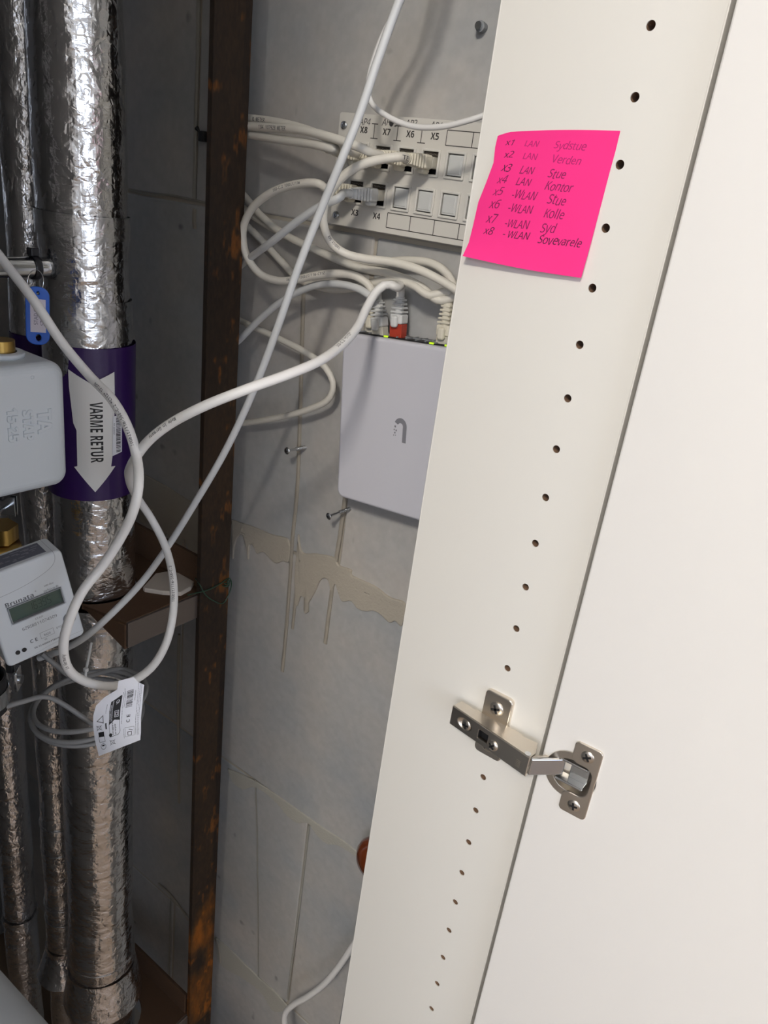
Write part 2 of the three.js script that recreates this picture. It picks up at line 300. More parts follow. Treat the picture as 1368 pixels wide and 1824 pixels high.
{
  const HYc = CY - 0.3410;
  const g = part('hinge', XP, HYc, 0); g.userData.label = 'nickel-plated concealed hinge';
  const screwHead = (x, y, z, r, parent, mat = M.nickel, tilt = 0.6) => {
    const p = [[0, 0.0011], [r * 0.55, 0.0010], [r * 0.9, 0.0004], [r, -0.0004], [r, -0.0012], [0, -0.0012]].reverse();
    const h = lathe(p, 24); h.rotateX(Math.PI / 2); h.translate(x, y, z); const m = mesh('screw', h, mat, parent);
    const cross = [box(r * 1.2, r * 0.30, 0.0010), box(r * 0.30, r * 1.2, 0.0010)].map(q => { q.rotateZ(tilt); q.translate(x, y, z + 0.00085); return q; });
    mesh('screw_recess', cross, M.black, m); return m;
  };
  // mounting plate
  const mp = mesh('mounting_plate', (() => { const s = roundRectShape(0.0215, 0.0530, 0.0035, HZ + 0.0003, 0.0008); return extr(s, 0.0026, 0.0009, 3); })(), M.nickel, g);
  const mp2 = mesh('plate_rib', rbox(0.040, 0.0135, 0.0075, 0.002, HZ + 0.003, 0, 0.0055), M.nickel, mp); mp2.position.set(0, 0, 0);
  screwHead(HZ, 0.0160, 0.0042, 0.0055, mp, M.nickel, 0.4); screwHead(HZ, -0.0160, 0.0042, 0.0055, mp, M.nickel, 0.9);
  // hinge arm: rear z -0.2006 at height 13.7 mm, front z -0.1335 at height 23.7 mm
  const zr = -0.2008, zf = -0.1338, hr = 0.0137, hf = 0.0237, len = Math.hypot(zf - zr, hf - hr), ang = Math.atan2(hf - hr, zf - zr);
  const arm = new THREE.Group(); arm.name = 'hinge_arm'; g.add(arm); arm.position.set(zr, 0, hr); arm.rotation.y = -ang;
  const top = new THREE.Shape(); top.moveTo(0, -0.0077); top.lineTo(len, -0.0077); top.lineTo(len, 0.0077); top.lineTo(0, 0.0077); top.lineTo(0, -0.0077);
  const slot = new THREE.Path(); slot.moveTo(0.0255, -0.0035); slot.lineTo(0.0255, 0.0035); slot.lineTo(0.0335, 0.0035); slot.lineTo(0.0335, -0.0035); slot.lineTo(0.0255, -0.0035); top.holes.push(slot);
  const rec = new THREE.Path(); rec.absellipse(0.0128, 0, 0.0062, 0.0045, 0, Math.PI * 2, true); top.holes.push(rec);
  const tp = extr(top, 0.0006, 0.0005, 2); tp.translate(0, 0, -0.0011);
  const sides = [];
  for (const s of [-1, 1]) { const sh = new THREE.Shape(); sh.moveTo(0.0002, 0); sh.lineTo(len - 0.0005, 0); sh.lineTo(len - 0.0005, -0.0075); sh.lineTo(len - 0.006, -0.0175); sh.lineTo(0.052, -0.0150); sh.lineTo(0.012, -0.0100); sh.lineTo(0.0002, -0.0098); sh.lineTo(0.0002, 0); const e = extr(sh, 0.0010); e.rotateX(Math.PI / 2); e.translate(0, s > 0 ? 0.0077 : -0.0067, -0.0004); sides.push(e); }
  mesh('arm_channel', [tp, ...sides], M.nickel, arm);
  mesh('slot_floor', [box(0.010, 0.009, 0.0005, 0.0295, 0, -0.004), box(0.0004, 0.006, 0.004, 0.0255, 0, -0.002)], M.black, arm);
  const dish = lathe([[0.0001, -0.0030], [0.0030, -0.0028], [0.0046, -0.0012], [0.0054, 0.0000], [0.0062, 0.0002]], 32); dish.rotateX(Math.PI / 2); dish.scale(1, 0.76, 1); dish.translate(0.0128, 0, -0.0002); mesh('screw_dish', dish, M.nickel, arm);
  screwHead(0.0140, -0.0002, -0.0004, 0.0042, arm, M.nickel, 0.2); screwHead(0.0388, -0.0012, 0.0006, 0.0041, arm, M.nickel, 0.8);
  const emb = []; for (const [i, ch] of [...'IIIII'].entries()) emb.push(box(0.0030, 0.0005, 0.0003, len - 0.0075, -0.0045 + i * 0.0013, 0.0000)); mesh('embossed_mark', emb, M.nickel, arm);
  mesh('pivot_pin', cyl(0.0022, 0.0162, len - 0.0035, 0, -0.0028, 'y'), M.chrome, arm);
  // link bridging to the cup
  const A = V(zf + 0.0005, 0, hf - 0.0020), B = V(-0.1160, 0, XP - XD - 0.0040), dl = B.clone().sub(A), ll = dl.length();
  const link = new THREE.Group(); link.name = 'link'; g.add(link); link.position.copy(A); link.rotation.y = Math.atan2(-dl.z, dl.x);
  mesh('link_strap', rbox(ll, 0.0135, 0.0022, 0.0009, ll / 2, 0, 0), M.chrome, link);
  mesh('link_arm', rbox(ll * 0.9, 0.0085, 0.0025, 0.0009, ll / 2, 0, -0.0055), M.nickel, link);
  // cup and its flange on the door (in the door's plane)
  const cup = new THREE.Group(); cup.name = 'hinge_cup'; g.add(cup); cup.position.set(ZD, CY - 0.3425 - HYc, XP - XD); cup.rotation.y = DT;
  const fl = roundRectShape(0.0190, 0.0570, 0.0032, 0.0290, 0);
  const opening = new THREE.Path(); opening.moveTo(0.0190, -0.0105); opening.lineTo(0.0190, 0.0105); opening.lineTo(0.0215, 0.0125); opening.lineTo(0.0290, 0.0120); opening.absarc(0.0285, 0.0050, 0.0070, Math.PI / 2, 0, true); opening.lineTo(0.0355, -0.0050); opening.absarc(0.0285, -0.0050, 0.0070, 0, -Math.PI / 2, true); opening.lineTo(0.0215, -0.0125); opening.lineTo(0.0190, -0.0105);
  const fs = new THREE.Shape(); // flange with an open mouth towards the arm
  fs.moveTo(0.0385, -0.0253); fs.absarc(0.0353, -0.0253, 0.0032, 0, -Math.PI / 2, true); fs.lineTo(0.0227, -0.0285); fs.absarc(0.0227, -0.0253, 0.0032, -Math.PI / 2, Math.PI, true); fs.lineTo(0.0195, -0.0150); fs.quadraticCurveTo(0.0215, -0.0120, 0.0250, -0.0118); fs.lineTo(0.0290, -0.0118); fs.absarc(0.0290, -0.0055, 0.0063, -Math.PI / 2, 0, false); fs.lineTo(0.0353, 0.0055); fs.absarc(0.0290, 0.0055, 0.0063, 0, Math.PI / 2, false); fs.lineTo(0.0250, 0.0118); fs.quadraticCurveTo(0.0215, 0.0120, 0.0195, 0.0150); fs.lineTo(0.0195, 0.0253); fs.absarc(0.0227, 0.0253, 0.0032, Math.PI, Math.PI / 2, true); fs.lineTo(0.0353, 0.0285); fs.absarc(0.0353, 0.0253, 0.0032, Math.PI / 2, 0, true); fs.lineTo(0.0385, -0.0253);
  const flange = mesh('cup_flange', (() => { const e = extr(fs, 0.0008, 0.0006, 3, 12); e.translate(0, 0, 0.0001); return e; })(), M.nickel, cup);
  screwHead(0.0293, 0.0205, 0.0016, 0.0046, flange, M.nickel, 0.5); screwHead(0.0293, -0.0205, 0.0016, 0.0046, flange, M.nickel, 0.2);
  const rimS = new THREE.Shape(); rimS.absarc(0.0215, 0, 0.0178, Math.PI * 0.38, Math.PI * 1.62, false); rimS.absarc(0.0215, 0, 0.0125, Math.PI * 1.62, Math.PI * 0.38, true);
  mesh('cup_rim', (() => { const e = extr(rimS, 0.0004, 0.0002, 2, 40); e.translate(0, 0, 0.0001); return e; })(), M.nickel, cup);
  const wall = lathe([[0.0001, -0.0115], [0.0120, -0.0115], [0.0140, -0.0095], [0.0155, -0.0010], [0.0165, 0.0005]], 48); wall.rotateX(Math.PI / 2); wall.translate(0.0215, 0, 0); mesh('cup_bowl', wall, M.nickel, cup);
  mesh('cup_bracket', [rbox(0.020, 0.0018, 0.009, 0.0006, 0.0215, 0.0082, -0.0050), rbox(0.020, 0.0018, 0.009, 0.0006, 0.0215, -0.0082, -0.0050), rbox(0.0130, 0.0150, 0.0012, 0.0005, 0.0255, 0, -0.0075)], M.chrome, cup);
  scene.updateMatrixWorld(true); const ms = []; g.traverse(o => { if (o.isMesh) ms.push(o); }); for (const o of ms) g.attach(o); for (const o of [...g.children]) if (!o.isMesh) g.remove(o);   // all pieces directly under the hinge
}

// ---------------------------------------------------------------- pink note
function hand(x, str, px, py, size, col, slant = -0.22) {
  x.fillStyle = col; let cx = px;
  for (const ch of str) { x.save(); x.translate(cx, py + rr(-1, 1) * size * 0.05); x.transform(1, 0, slant + rr(-0.06, 0.06), 1, 0, 0); x.rotate(rr(-0.05, 0.05)); x.font = `${Math.round(size * rr(0.93, 1.07))}px sans-serif`; x.fillText(ch, 0, 0); cx += x.measureText(ch).width * 0.93; x.restore(); }
}
{
  const left = [[888, 236], [882, 262], [879, 290], [866, 325], [852, 360], [843, 400], [835, 432], [824, 456]];
  const right = [[1105, 233], [1096, 270], [1086, 306], [1076, 344], [1066, 382], [1056, 420], [1046, 457], [1035, 495]];
  const NU = 20, NV = 28, pos = [], uv = [], idx = [];
  const lerpP = (a, t) => { const f = t * (a.length - 1), i = Math.min(a.length - 2, Math.floor(f)), k = f - i; return [a[i][0] + (a[i + 1][0] - a[i][0]) * k, a[i][1] + (a[i + 1][1] - a[i][1]) * k]; };
  for (let j = 0; j <= NV; j++) for (let i = 0; i <= NU; i++) {
    const u = i / NU, v = j / NV, a = lerpP(left, v), b = lerpP(right, v);
    const lift = 0.0004 + 0.0065 * Math.pow(v, 2.2) * (0.55 + 0.45 * Math.pow(1 - u, 1.5)) + 0.0022 * Math.sin(v * Math.PI * 2.2) * v * Math.pow(1 - u, 2) + (u < 0.08 && v < 0.05 ? 0 : 0);
    let px = a[0] + (b[0] - a[0]) * u, py = a[1] + (b[1] - a[1]) * u + Math.sin(u * Math.PI) * (v < 0.5 ? -3 * (1 - v) : 6 * (v - 0.5));
    if (v < 0.001 && u < 0.09) py += (0.09 - u) * 60;
    const p = onX(px, py, XP - lift); pos.push(p.x, p.y, p.z); uv.push(u, 1 - v);
  }
  const n0 = pos.length / 3; for (let i = 0; i < n0; i++) pos.push(pos[i * 3] + 0.00012, pos[i * 3 + 1], pos[i * 3 + 2]), uv.push(uv[i * 2], uv[i * 2 + 1]);
  const W = NU + 1;
  for (let j = 0; j < NV; j++) for (let i = 0; i < NU; i++) { const a = j * W + i, b = a + 1, c = a + W, d = c + 1; idx.push(a, c, b, b, c, d); idx.push(n0 + a, n0 + b, n0 + c, n0 + b, n0 + d, n0 + c); }
  const gm = new THREE.BufferGeometry(); gm.setAttribute('position', new THREE.Float32BufferAttribute(pos, 3)); gm.setAttribute('uv', new THREE.Float32BufferAttribute(uv, 2)); gm.setIndex(idx); gm.computeVertexNormals();
  const tex = canvasTex(1024, 1024, (x, w, h) => {
    x.fillStyle = 'rgb(250,46,138)'; x.fillRect(0, 0, w, h);
    const dark = 'rgba(70,0,45,0.95)', mid = 'rgba(100,0,62,0.85)', faint = 'rgba(150,5,85,0.75)';
    const L = [['x1', 'LAN', 'Sydstue', dark, faint, 130], ['x2', 'LAN', 'Verden', dark, faint, 240], ['x3', 'LAN', 'Stue', dark, mid, 350], ['x4', 'LAN', 'Kontor', mid, mid, 435], ['x5', '-WLAN', 'Stue', mid, mid, 522], ['x6', '-WLAN', 'Kolle', mid, mid, 615], ['x7', '-WLAN', 'Syd', mid, mid, 712], ['x8', '- WLAN', 'Sovevarele', dark, dark, 792]];
    for (const [a, b, c, c1, c2, y] of L) { const dx = y * 0.03; hand(x, a, 75 + dx, y, 80, c1); hand(x, b, 235 + dx, y + 10, 74, c2); hand(x, c, (b.length > 4 ? 545 : 490) + dx, y + 24, 84, c2); }
  });
  const m = mesh('sticky_note', gm, std(0xffffff, 0.75, 0, { map: tex, side: THREE.DoubleSide }));
  tag(m, 'bright pink sticky note with handwritten list stuck on the cabinet panel', 'note');
}

// ---------------------------------------------------------------- patch panel
const XPP = 0.518, portZ = k => -0.3498 - 0.0221 * k, PYT = CY + 0.0212, PYB = CY - 0.0055;   // k: 0 = X5 column
{
  const z0 = -0.4407, z1 = -0.152, yb = CY - 0.0324, yt = CY + 0.0502, W = z1 - z0, Hh = yt - yb, cz = (z0 + z1) / 2, cyy = (yb + yt) / 2;
  const g = sideGroup('patch_bay', XPP, cyy, cz);
  tag(g, 'off-white patch panel with eight labelled network ports fixed to the block wall', 'patch panel');
  const cols = []; for (let k = 3; k >= -8; k--) cols.push(portZ(k) - cz);
  const rows = [PYT - cyy, PYB - cyy], sh = roundRectShape(W, Hh, 0.002);
  for (const c of cols) for (const r of rows) { const h = new THREE.Path(); const a = 0.0072, b = 0.0080; h.moveTo(c - a, r - b); h.lineTo(c - a, r + b); h.lineTo(c + a, r + b); h.lineTo(c + a, r - b); h.lineTo(c - a, r - b); sh.holes.push(h); }
  const f = extr(sh, 0.0012, 0.0004, 2); f.translate(0, 0, -0.0018);
  const pp = 7000, cw = 2020, chh = Math.round(Hh * pp);
  const X = z => (z - z0) * pp, Y = y => (yt - y) * pp;
  const tex = canvasTex(cw, chh, (x) => {
    x.fillStyle = 'rgb(214,211,204)'; x.fillRect(0, 0, cw, chh); x.strokeStyle = 'rgb(40,38,36)'; x.fillStyle = 'rgb(30,28,27)'; x.lineWidth = 4; x.textAlign = 'center';
    const tl = CY + 0.0438, tb = CY + 0.0338, bl = CY - 0.0172, bb = CY - 0.0280;
    const seg = (a, b, c, d) => { x.beginPath(); x.moveTo(X(a), Y(b)); x.lineTo(X(c), Y(d)); x.stroke(); };
    for (let k = -8; k < 0; k++) { const a = portZ(k) - 0.011, b = a + 0.0221; seg(a, tl, b, tl); seg(a, tb, b, tb); seg(a, tl, a, tb); seg(a, bl, b, bl); seg(a, bb, b, bb); seg(a, bl, a, bb); }
    for (let k = 0; k < 2; k++) { const a = portZ(k) - 0.011, b = a + 0.0221; seg(a, bl, b, bl); seg(a, bb, b, bb); seg(a, bl, a, bb); }
    for (let k = 0; k < 4; k++) { const a = portZ(k) - 0.011; if (k < 3) { seg(a, tl, a, tb); seg(a - 0.003, tl, a + 0.003, tl); } seg(a - 0.003, tb, a + 0.004, tb); }
    x.font = 'bold 44px sans-serif';
    for (let k = 0; k < 4; k++) x.fillText('X' + (5 + k), X(portZ(k) + 0.001), Y(CY + 0.0368));
    x.fillText('X3', X(portZ(3) + 0.0006), Y(CY - 0.0232)); x.fillText('X4', X(portZ(2) + 0.0006), Y(CY - 0.0232));
    x.textAlign = 'left';
    hand(x, 'AP4', X(portZ(3) - 0.0045), Y(CY + 0.0425), 46, 'rgb(60,58,60)'); hand(x, 'AP', X(portZ(2) - 0.0045), Y(CY + 0.0435), 46, 'rgb(60,58,60)'); hand(x, '3', X(portZ(2) + 0.007), Y(CY + 0.0432), 42, 'rgb(60,58,60)');
    x.beginPath(); x.ellipse(X(portZ(2) + 0.0045), Y(CY + 0.0456), 15, 19, 0, 0, 7); x.fill();
    hand(x, 'AP2', X(portZ(1) - 0.005), Y(CY + 0.0440), 46, 'rgb(60,58,60)'); hand(x, 'AP1', X(portZ(0) - 0.0045), Y(CY + 0.0436), 46, 'rgb(60,58,60)');
  });
  const p = f.attributes.position, uv = f.attributes.uv; for (let i = 0; i < p.count; i++) uv.setXY(i, (p.getX(i) + W / 2) * pp / cw, (p.getY(i) + Hh / 2) / Hh);
  mesh('front_plate', f, std(0xffffff, 0.5, 0, { map: tex }), g);
  mesh('rear_case', [box(W, 0.0012, 0.0095, 0, Hh / 2 - 0.001, -0.0065), box(W, 0.0012, 0.0095, 0, -Hh / 2 + 0.001, -0.0065), box(0.0012, Hh, 0.0095, -W / 2 + 0.001, 0, -0.0065), box(0.0012, Hh, 0.0095, W / 2 - 0.001, 0, -0.0065)], M.metalPale, g);
  const jackTop = [3, 2, 1, 0], jackBot = [3, 2];
  const frameS = () => { const s = roundRectShape(0.0172, 0.0188, 0.0008); const h = new THREE.Path(); const a = 0.0068, b = 0.0076; h.moveTo(-a, -b); h.lineTo(-a, b); h.lineTo(a, b); h.lineTo(a, -b); h.lineTo(-a, -b); s.holes.push(h); return s; };
  const fg = extr(frameS(), 0.0012, 0.0005, 2); fg.translate(0, 0, -0.0004);
  const blankG = [rbox(0.0122, 0.0138, 0.0030, 0.0005, 0, 0, -0.0013), rbox(0.0104, 0.0120, 0.0030, 0.0006, -0.0002, 0.0002, -0.0009)];
  const innerG = mergeGeometries([box(0.0004, 0.0156, 0.008, -0.0069, 0, -0.005), box(0.0004, 0.0156, 0.008, 0.0069, 0, -0.005), box(0.0138, 0.0004, 0.008, 0, 0.0077, -0.005), box(0.0138, 0.0004, 0.008, 0, -0.0077, -0.005), box(0.0138, 0.0156, 0.0004, 0, 0, -0.009)].map(clean));
  const pinG = mergeGeometries(Array.from({ length: 8 }, (_, i) => clean(box(0.0007, 0.0005, 0.005, -0.004 + i * 0.00115, 0.0058, -0.0030))));
  const padTex = canvasTex(128, 40, (x) => { x.fillStyle = 'rgb(52,47,42)'; x.fillRect(0, 0, 128, 40); x.fillStyle = 'rgb(150,145,135)'; for (let i = 0; i < 9; i++) x.fillRect(14 + i * 12, 14 + (i % 3) * 3, 6, 4); });
  const blankM = merged(blankG);
  for (const [r, row] of [[0, jackTop], [1, jackBot]]) for (let k = 3; k >= -8; k--) {
    const x = portZ(k) - cz, y = rows[r];
    if (row.includes(k)) {
      const fr = mesh('port_frame', fg, M.jackFrame, g); fr.position.set(x, y, 0);
      mesh('port_socket', innerG, M.blackGloss, fr); mesh('contacts', pinG, M.brass, fr);
      const cap = box(0.0132, 0.0034, 0.0006, 0, 0.0058, -0.0006); const cu = cap.attributes.uv; mesh('marking_strip', cap, std(0xffffff, 0.5, 0, { map: padTex }), fr);
    } else { const b = mesh('blank_frame', fg, M.jackFrame, g); b.position.set(x, y, 0); mesh('blank_cover', blankM, M.blank, b); }
  }
  for (const [sx, sy] of [[0.0055, 0.0735], [0.0060, 0.0072]]) {
    const s = lathe([[0, 0.0006], [0.0020, 0.0009], [0.0030, 0.0003], [0.0031, -0.0005], [0, -0.0005]].reverse(), 20); s.rotateX(Math.PI / 2); s.translate(-W / 2 + sx, -Hh / 2 + sy, 0.0004); const m = mesh('fixing_screw', s, M.zinc, g);
    mesh('screw_slot', box(0.0005, 0.0040, 0.0005, -W / 2 + sx, -Hh / 2 + sy, 0.0012), M.black, m);
  }
}

// ---------------------------------------------------------------- router
const RT = { z: -0.3313, y: CY - 0.1770, turn: 4.9 * rad, w: 0.1276, h: 0.1432, d: 0.029 };
const routerPoint = (lx, ly, lz) => { const c = Math.cos(RT.turn), s = Math.sin(RT.turn); return V(0.5 - lz, RT.y + lx * s + ly * c, RT.z + lx * c - ly * s); };   // local x, y, distance out of the front face
const plugX = [-0.0455, -0.0335, -0.0165, 0.0270, 0.0410];
{
  const g = sideGroup('network_router', 0.5, RT.y, RT.z, RT.turn);
  tag(g, 'pale lavender-white square network router mounted tilted under the patch panel', 'router');
  mesh('housing', (() => { const s = roundRectShape(RT.w, RT.h - 0.0012, 0.0075, 0, -0.0006); const e = extr(s, RT.d - 0.007, 0.0030, 5, 10); e.translate(0, 0, -RT.d + 0.004); return e; })(), M.router, g);
  const top = RT.h / 2;
  const bay = mesh('port_bay', rbox(RT.w - 0.020, 0.0010, 0.0190, 0.0004, 0, top - 0.0006, -0.0148), M.black, g);
  const ribs = []; for (let i = 0; i < 12; i++) ribs.push(box(0.0014, 0.0012, 0.0170, -0.050 + i * 0.0091, top + 0.0001, -0.0148)); ribs.push(box(RT.w - 0.022, 0.0012, 0.0012, 0, top + 0.0001, -0.0148));
  mesh('port_grille', ribs, M.greyPlastic, bay);
  const led = new THREE.MeshStandardMaterial({ color: lin(0.5, 0.75, 0.02), emissive: lin(0.55, 0.85, 0.02), emissiveIntensity: 0.9, roughness: 0.4 });
  for (const x of [-0.0235, 0.0200, 0.0340, 0.0468]) mesh('status_led', rbox(0.0042, 0.0014, 0.0016, 0.0004, x, top - 0.0002, -0.0058), led, g);
  const u = new THREE.Shape(); // logo mark
  u.absarc(0, 0.0028, 0.0062, 0, Math.PI * 0.86, false); u.absarc(0, 0.0028, 0.0026, Math.PI * 0.86, 0, true); u.lineTo(0.0026, -0.0085); u.lineTo(0.0062, -0.0085); u.lineTo(0.0062, 0.0028);
  const lg = [extr(u, 0.0002, 0, 1, 24)]; for (const [x, y, s] of [[-0.0050, 0.0022, 0.0014], [-0.0058, -0.0002, 0.0010], [-0.0038, -0.0006, 0.0012], [-0.0050, -0.0024, 0.0012], [-0.0060, -0.0044, 0.0008], [-0.0042, -0.0042, 0.0007]]) lg.push(box(s, s, 0.0002, x, y, 0.0001));
  const lm = mesh('logo', lg, std(lin(0.22, 0.22, 0.25), 0.4), g); lm.scale.set(1.0, 1.12, 1);
}

// ---------------------------------------------------------------- cables
const toV = a => a.isVector3 ? a : onX(a[0], a[1], a[2]);
function curveOf(pts) { return new THREE.CatmullRomCurve3(pts.map(toV), false, 'centripetal'); }
function tube(curve, r, seg) { return new THREE.TubeGeometry(curve, seg || Math.min(400, Math.max(40, Math.round(curve.getLength() / 0.0028))), r, 14); }
const printMats = {};
const tAt = (c, px, py) => { let b = 0, bd = 1e9; for (let i = 0; i <= 1500; i++) { const p = c.getPointAt(i / 1500).sub(camera.position), r = ray(px, py), d = p.clone().sub(r.multiplyScalar(p.dot(r) / r.lengthSq())).length(); if (d < bd) { bd = d; b = i / 1500; } } return b; };
function printStrip(parent, curve, A, B, r, text, flip = false, phi = 0, bg = 'rgb(229,227,224)', size = 34) {
  const ta = tAt(curve, ...A), tb = tAt(curve, ...B), t0 = Math.min(ta, tb), t1 = Math.max(ta, tb), len = curve.getLength() * (t1 - t0), key = text + flip + bg + size + Math.round(len * 200);
  if (!printMats[key]) printMats[key] = std(0xffffff, 0.45, 0, { map: canvasTex(Math.min(1600, Math.round(len * 12000)), 64, (x, w, h) => { x.fillStyle = bg; x.fillRect(0, 0, w, h); x.fillStyle = 'rgb(70,68,70)'; x.textAlign = 'center'; x.textBaseline = 'middle'; x.font = `bold ${size}px monospace`; if (flip) { x.translate(w, h); x.rotate(Math.PI); } const tw = x.measureText(text).width; x.save(); x.translate(w / 2, h / 2); x.scale(Math.min(1, w * 0.94 / tw), 1); x.fillText(text, 0, 0); x.restore(); }) });
  const N = Math.max(12, Math.round(len / 0.002)), K = 8, half = 0.85, pos = [], nor = [], uv = [], idx = [], rs = r * 1.012;
  for (let i = 0; i <= N; i++) {
    const t = t0 + (t1 - t0) * i / N, P = curve.getPointAt(t), Tn = curve.getTangentAt(t), n = camera.position.clone().sub(P); n.addScaledVector(Tn, -n.dot(Tn)).normalize(); const b = new THREE.Vector3().crossVectors(Tn, n);
    for (let k = 0; k <= K; k++) { const a = phi + (k / K - 0.5) * 2 * half, d = n.clone().multiplyScalar(Math.cos(a)).addScaledVector(b, Math.sin(a)); pos.push(P.x + d.x * rs, P.y + d.y * rs, P.z + d.z * rs); nor.push(d.x, d.y, d.z); uv.push(i / N, 1 - k / K); }
  }
  for (let i = 0; i < N; i++) for (let k = 0; k < K; k++) { const a = i * (K + 1) + k, b = a + 1, c = a + K + 1, d = c + 1; idx.push(a, b, c, b, d, c); }
  const gm = new THREE.BufferGeometry(); gm.setAttribute('position', new THREE.Float32BufferAttribute(pos, 3)); gm.setAttribute('normal', new THREE.Float32BufferAttribute(nor, 3)); gm.setAttribute('uv', new THREE.Float32BufferAttribute(uv, 2)); gm.setIndex(idx);
  return mesh('printed_text', gm, printMats[key], parent);
}
// modular plug with ribbed boot; P at the port face, out = direction out of the port, latch = direction of the latch
function plug(parent, P, out, latch, o = {}) {
  const { bootMat = M.boot, plugMat = M.plugClear, body = 0.0055, hood = 0.0090, ribs = 5, pitch = 0.0030, tab = true } = o;
  const q = new THREE.Quaternion(), z = out.clone().normalize(), y = latch.clone().addScaledVector(z, -latch.dot(z)).normalize(), x = new THREE.Vector3().crossVectors(y, z);
  q.setFromRotationMatrix(new THREE.Matrix4().makeBasis(x, y, z));
  const place = m => { m.position.copy(P); m.quaternion.copy(q); return m; };
  const pm = place(mesh('plug', rbox(0.0115, 0.0080, body + 0.006, 0.0006, 0, 0, body / 2 - 0.003), plugMat, parent));
  mesh('contacts', Array.from({ length: 8 }, (_, i) => box(0.0004, 0.0008, 0.004, -0.0035 + i * 0.001, -0.0038, 0.0005)), M.brass, pm);
  const g = [rbox(0.0120, 0.0098, hood, 0.0016, 0, 0, body + hood / 2)];
  for (let i = 0; i < ribs; i++) { const s = 1 - 0.30 * i / ribs; g.push(rbox(0.0112 * s, 0.0098 * s, pitch * 0.58, 0.0008, 0, 0, body + hood + pitch * (i + 0.55))); }
  g.push(cyl(0.0038, ribs * pitch + 0.002, 0, 0, body + hood + ribs * pitch / 2, 'z', 0.0036, 16));
  if (tab) { g.push(rbox(0.0062, 0.0046, 0.0092, 0.0021, 0, 0.0060, body + 0.0020)); }
  const bm = place(mesh('boot', g, bootMat, parent));
  const end = P.clone().addScaledVector(z, body + hood + ribs * pitch - 0.001);
  return { end, lead: end.clone().addScaledVector(z, 0.010) };
}
function cable(name, label, r, mat, pts, o = {}) {
  const g = group(name); tag(g, label, 'cable', o.group);
  const arr = []; const OUT = V(-1, 0, 0), UP = V(0, 1, 0);
  if (o.start) { const e = plug(g, ...o.start); arr.push(e.end.clone().addScaledVector(o.start[1], -0.006), e.end, e.lead); }
  for (const p of pts) arr.push(toV(p));
  if (o.end) { const e = plug(g, ...o.end); arr.push(e.lead, e.end, e.end.clone().addScaledVector(o.end[1].clone().normalize(), -0.006)); }
  const c = curveOf(arr); mesh('jacket', tube(c, r), mat, g); return { g, c };
}
const portAt = (k, row) => V(XPP, row ? PYB : PYT, portZ(k)), OUTW = V(-1, 0, 0), DOWN = V(0, -1, 0), UPV = V(0, 1, 0);
const rp = (i, back = 0.0145) => routerPoint(plugX[i], RT.h / 2 + 0.0002, -back);
const rUp = routerPoint(0, 1, 0).sub(routerPoint(0, 0, 0)).normalize();
const RC = 0.0032;

// the cables run on up and down in the corner behind the post
const riser = (px, py, x, up = true, z = 0) => { const p = onX(px, py, x); return up ? [V(x, 2.47, z - 0.553), V(x, p.y + 0.16, z - 0.553), V(x, p.y + 0.05, z - 0.555)] : [V(x, 0.03, -0.548), V(x, p.y - 0.16, -0.551), V(x, p.y - 0.05, -0.554)]; };
const loop = cable('network_cable', 'thick white cable looped in front of the heat meter and plugged in red', 0.00325, M.cable, [
  V(-0.02, 2.47, -0.80), V(0.10, 2.0, -0.66), [-60, 372, .29], [0, 457, .29], [60, 535, .29], [110, 610, .295], [160, 670, .30], [200, 712, .30], [228, 762, .30], [243, 812, .300], [247, 860, .292], [239, 905, .288], [215, 958, .285], [181, 1010, .275], [147, 1053, .262], [124, 1103, .252], [113, 1150, .248], [121, 1190, .252], [150, 1213, .266], [195, 1222, .286], [240, 1211, .31], [275, 1183, .332], [298, 1140, .350], [309, 1085, .362], [308, 1030, .372], [295, 975, .380], [272, 928, .378], [247, 890, .362], [231, 855, .330], [236, 825, .305], [262, 788, .305], [300, 757, .31], [360, 725, .318], [440, 693, .335], [510, 668, .36], [565, 645, .388], [605, 618, .418], [635, 585, .445], [655, 545, .468], [671, 519, .478], [690, 506, .484], [706, 512, .4865]],
  { end: [rp(2, 0.012), rUp, OUTW, { bootMat: M.cableLight, plugMat: M.plugRed, body: 0.0100, hood: 0.0075, ribs: 4, pitch: 0.0030 }] });
printStrip(loop.g, loop.c, [172, 684], [240, 800], 0.00325, '10Gbit/11m-568-C.2 *C11Z* 101200', true, 0.35);
printStrip(loop.g, loop.c, [262, 788], [330, 740], 0.00325, 'Made in Germany', true, -0.35);
printStrip(loop.g, loop.c, [575, 638], [640, 578], 0.00325, '568-C.2 *C11Z*', false, -0.5);
printStrip(loop.g, loop.c, [298, 985], [306, 1100], 0.00325, '10Gbit/11m-568-C.2', false, -0.2);
printStrip(loop.g, loop.c, [112, 1160], [119, 1188], 0.00325, 'in Germany', true, 0.1);

cable('network_cable', 'straight white cable running from the top down behind the heat meter', 0.0029, M.cableLight, [
  V(0.47, 2.47, -0.30), V(0.465, 1.95, -0.31), [752, -90, .455], [712, 0, .455], [672, 110, .45], [640, 205, .445], [606, 290, .44], [569, 380, .44], [530, 480, .435], [492, 590, .43], [458, 680, .428], [430, 745, .425], [395, 815, .42], [345, 900, .41], [300, 972, .398], [255, 1034, .372], [200, 1092, .340], [150, 1136, .322], [110, 1158, .313], [70, 1172, .305]]);
cable('thin_cable', 'thin white cable hanging in a curve over the top of the patch panel', 0.0019, M.cable, [
  V(0.50, 2.47, -0.33), V(0.49, 1.95, -0.34), [738, -50, .475], [712, 8, .475], [688, 50, .475], [666, 105, .475], [656, 150, .475], [661, 182, .475], [690, 207, .474], [735, 225, .473], [785, 226, .472], [830, 216, .474], [866, 204, .478], [900, 190, .482]]);

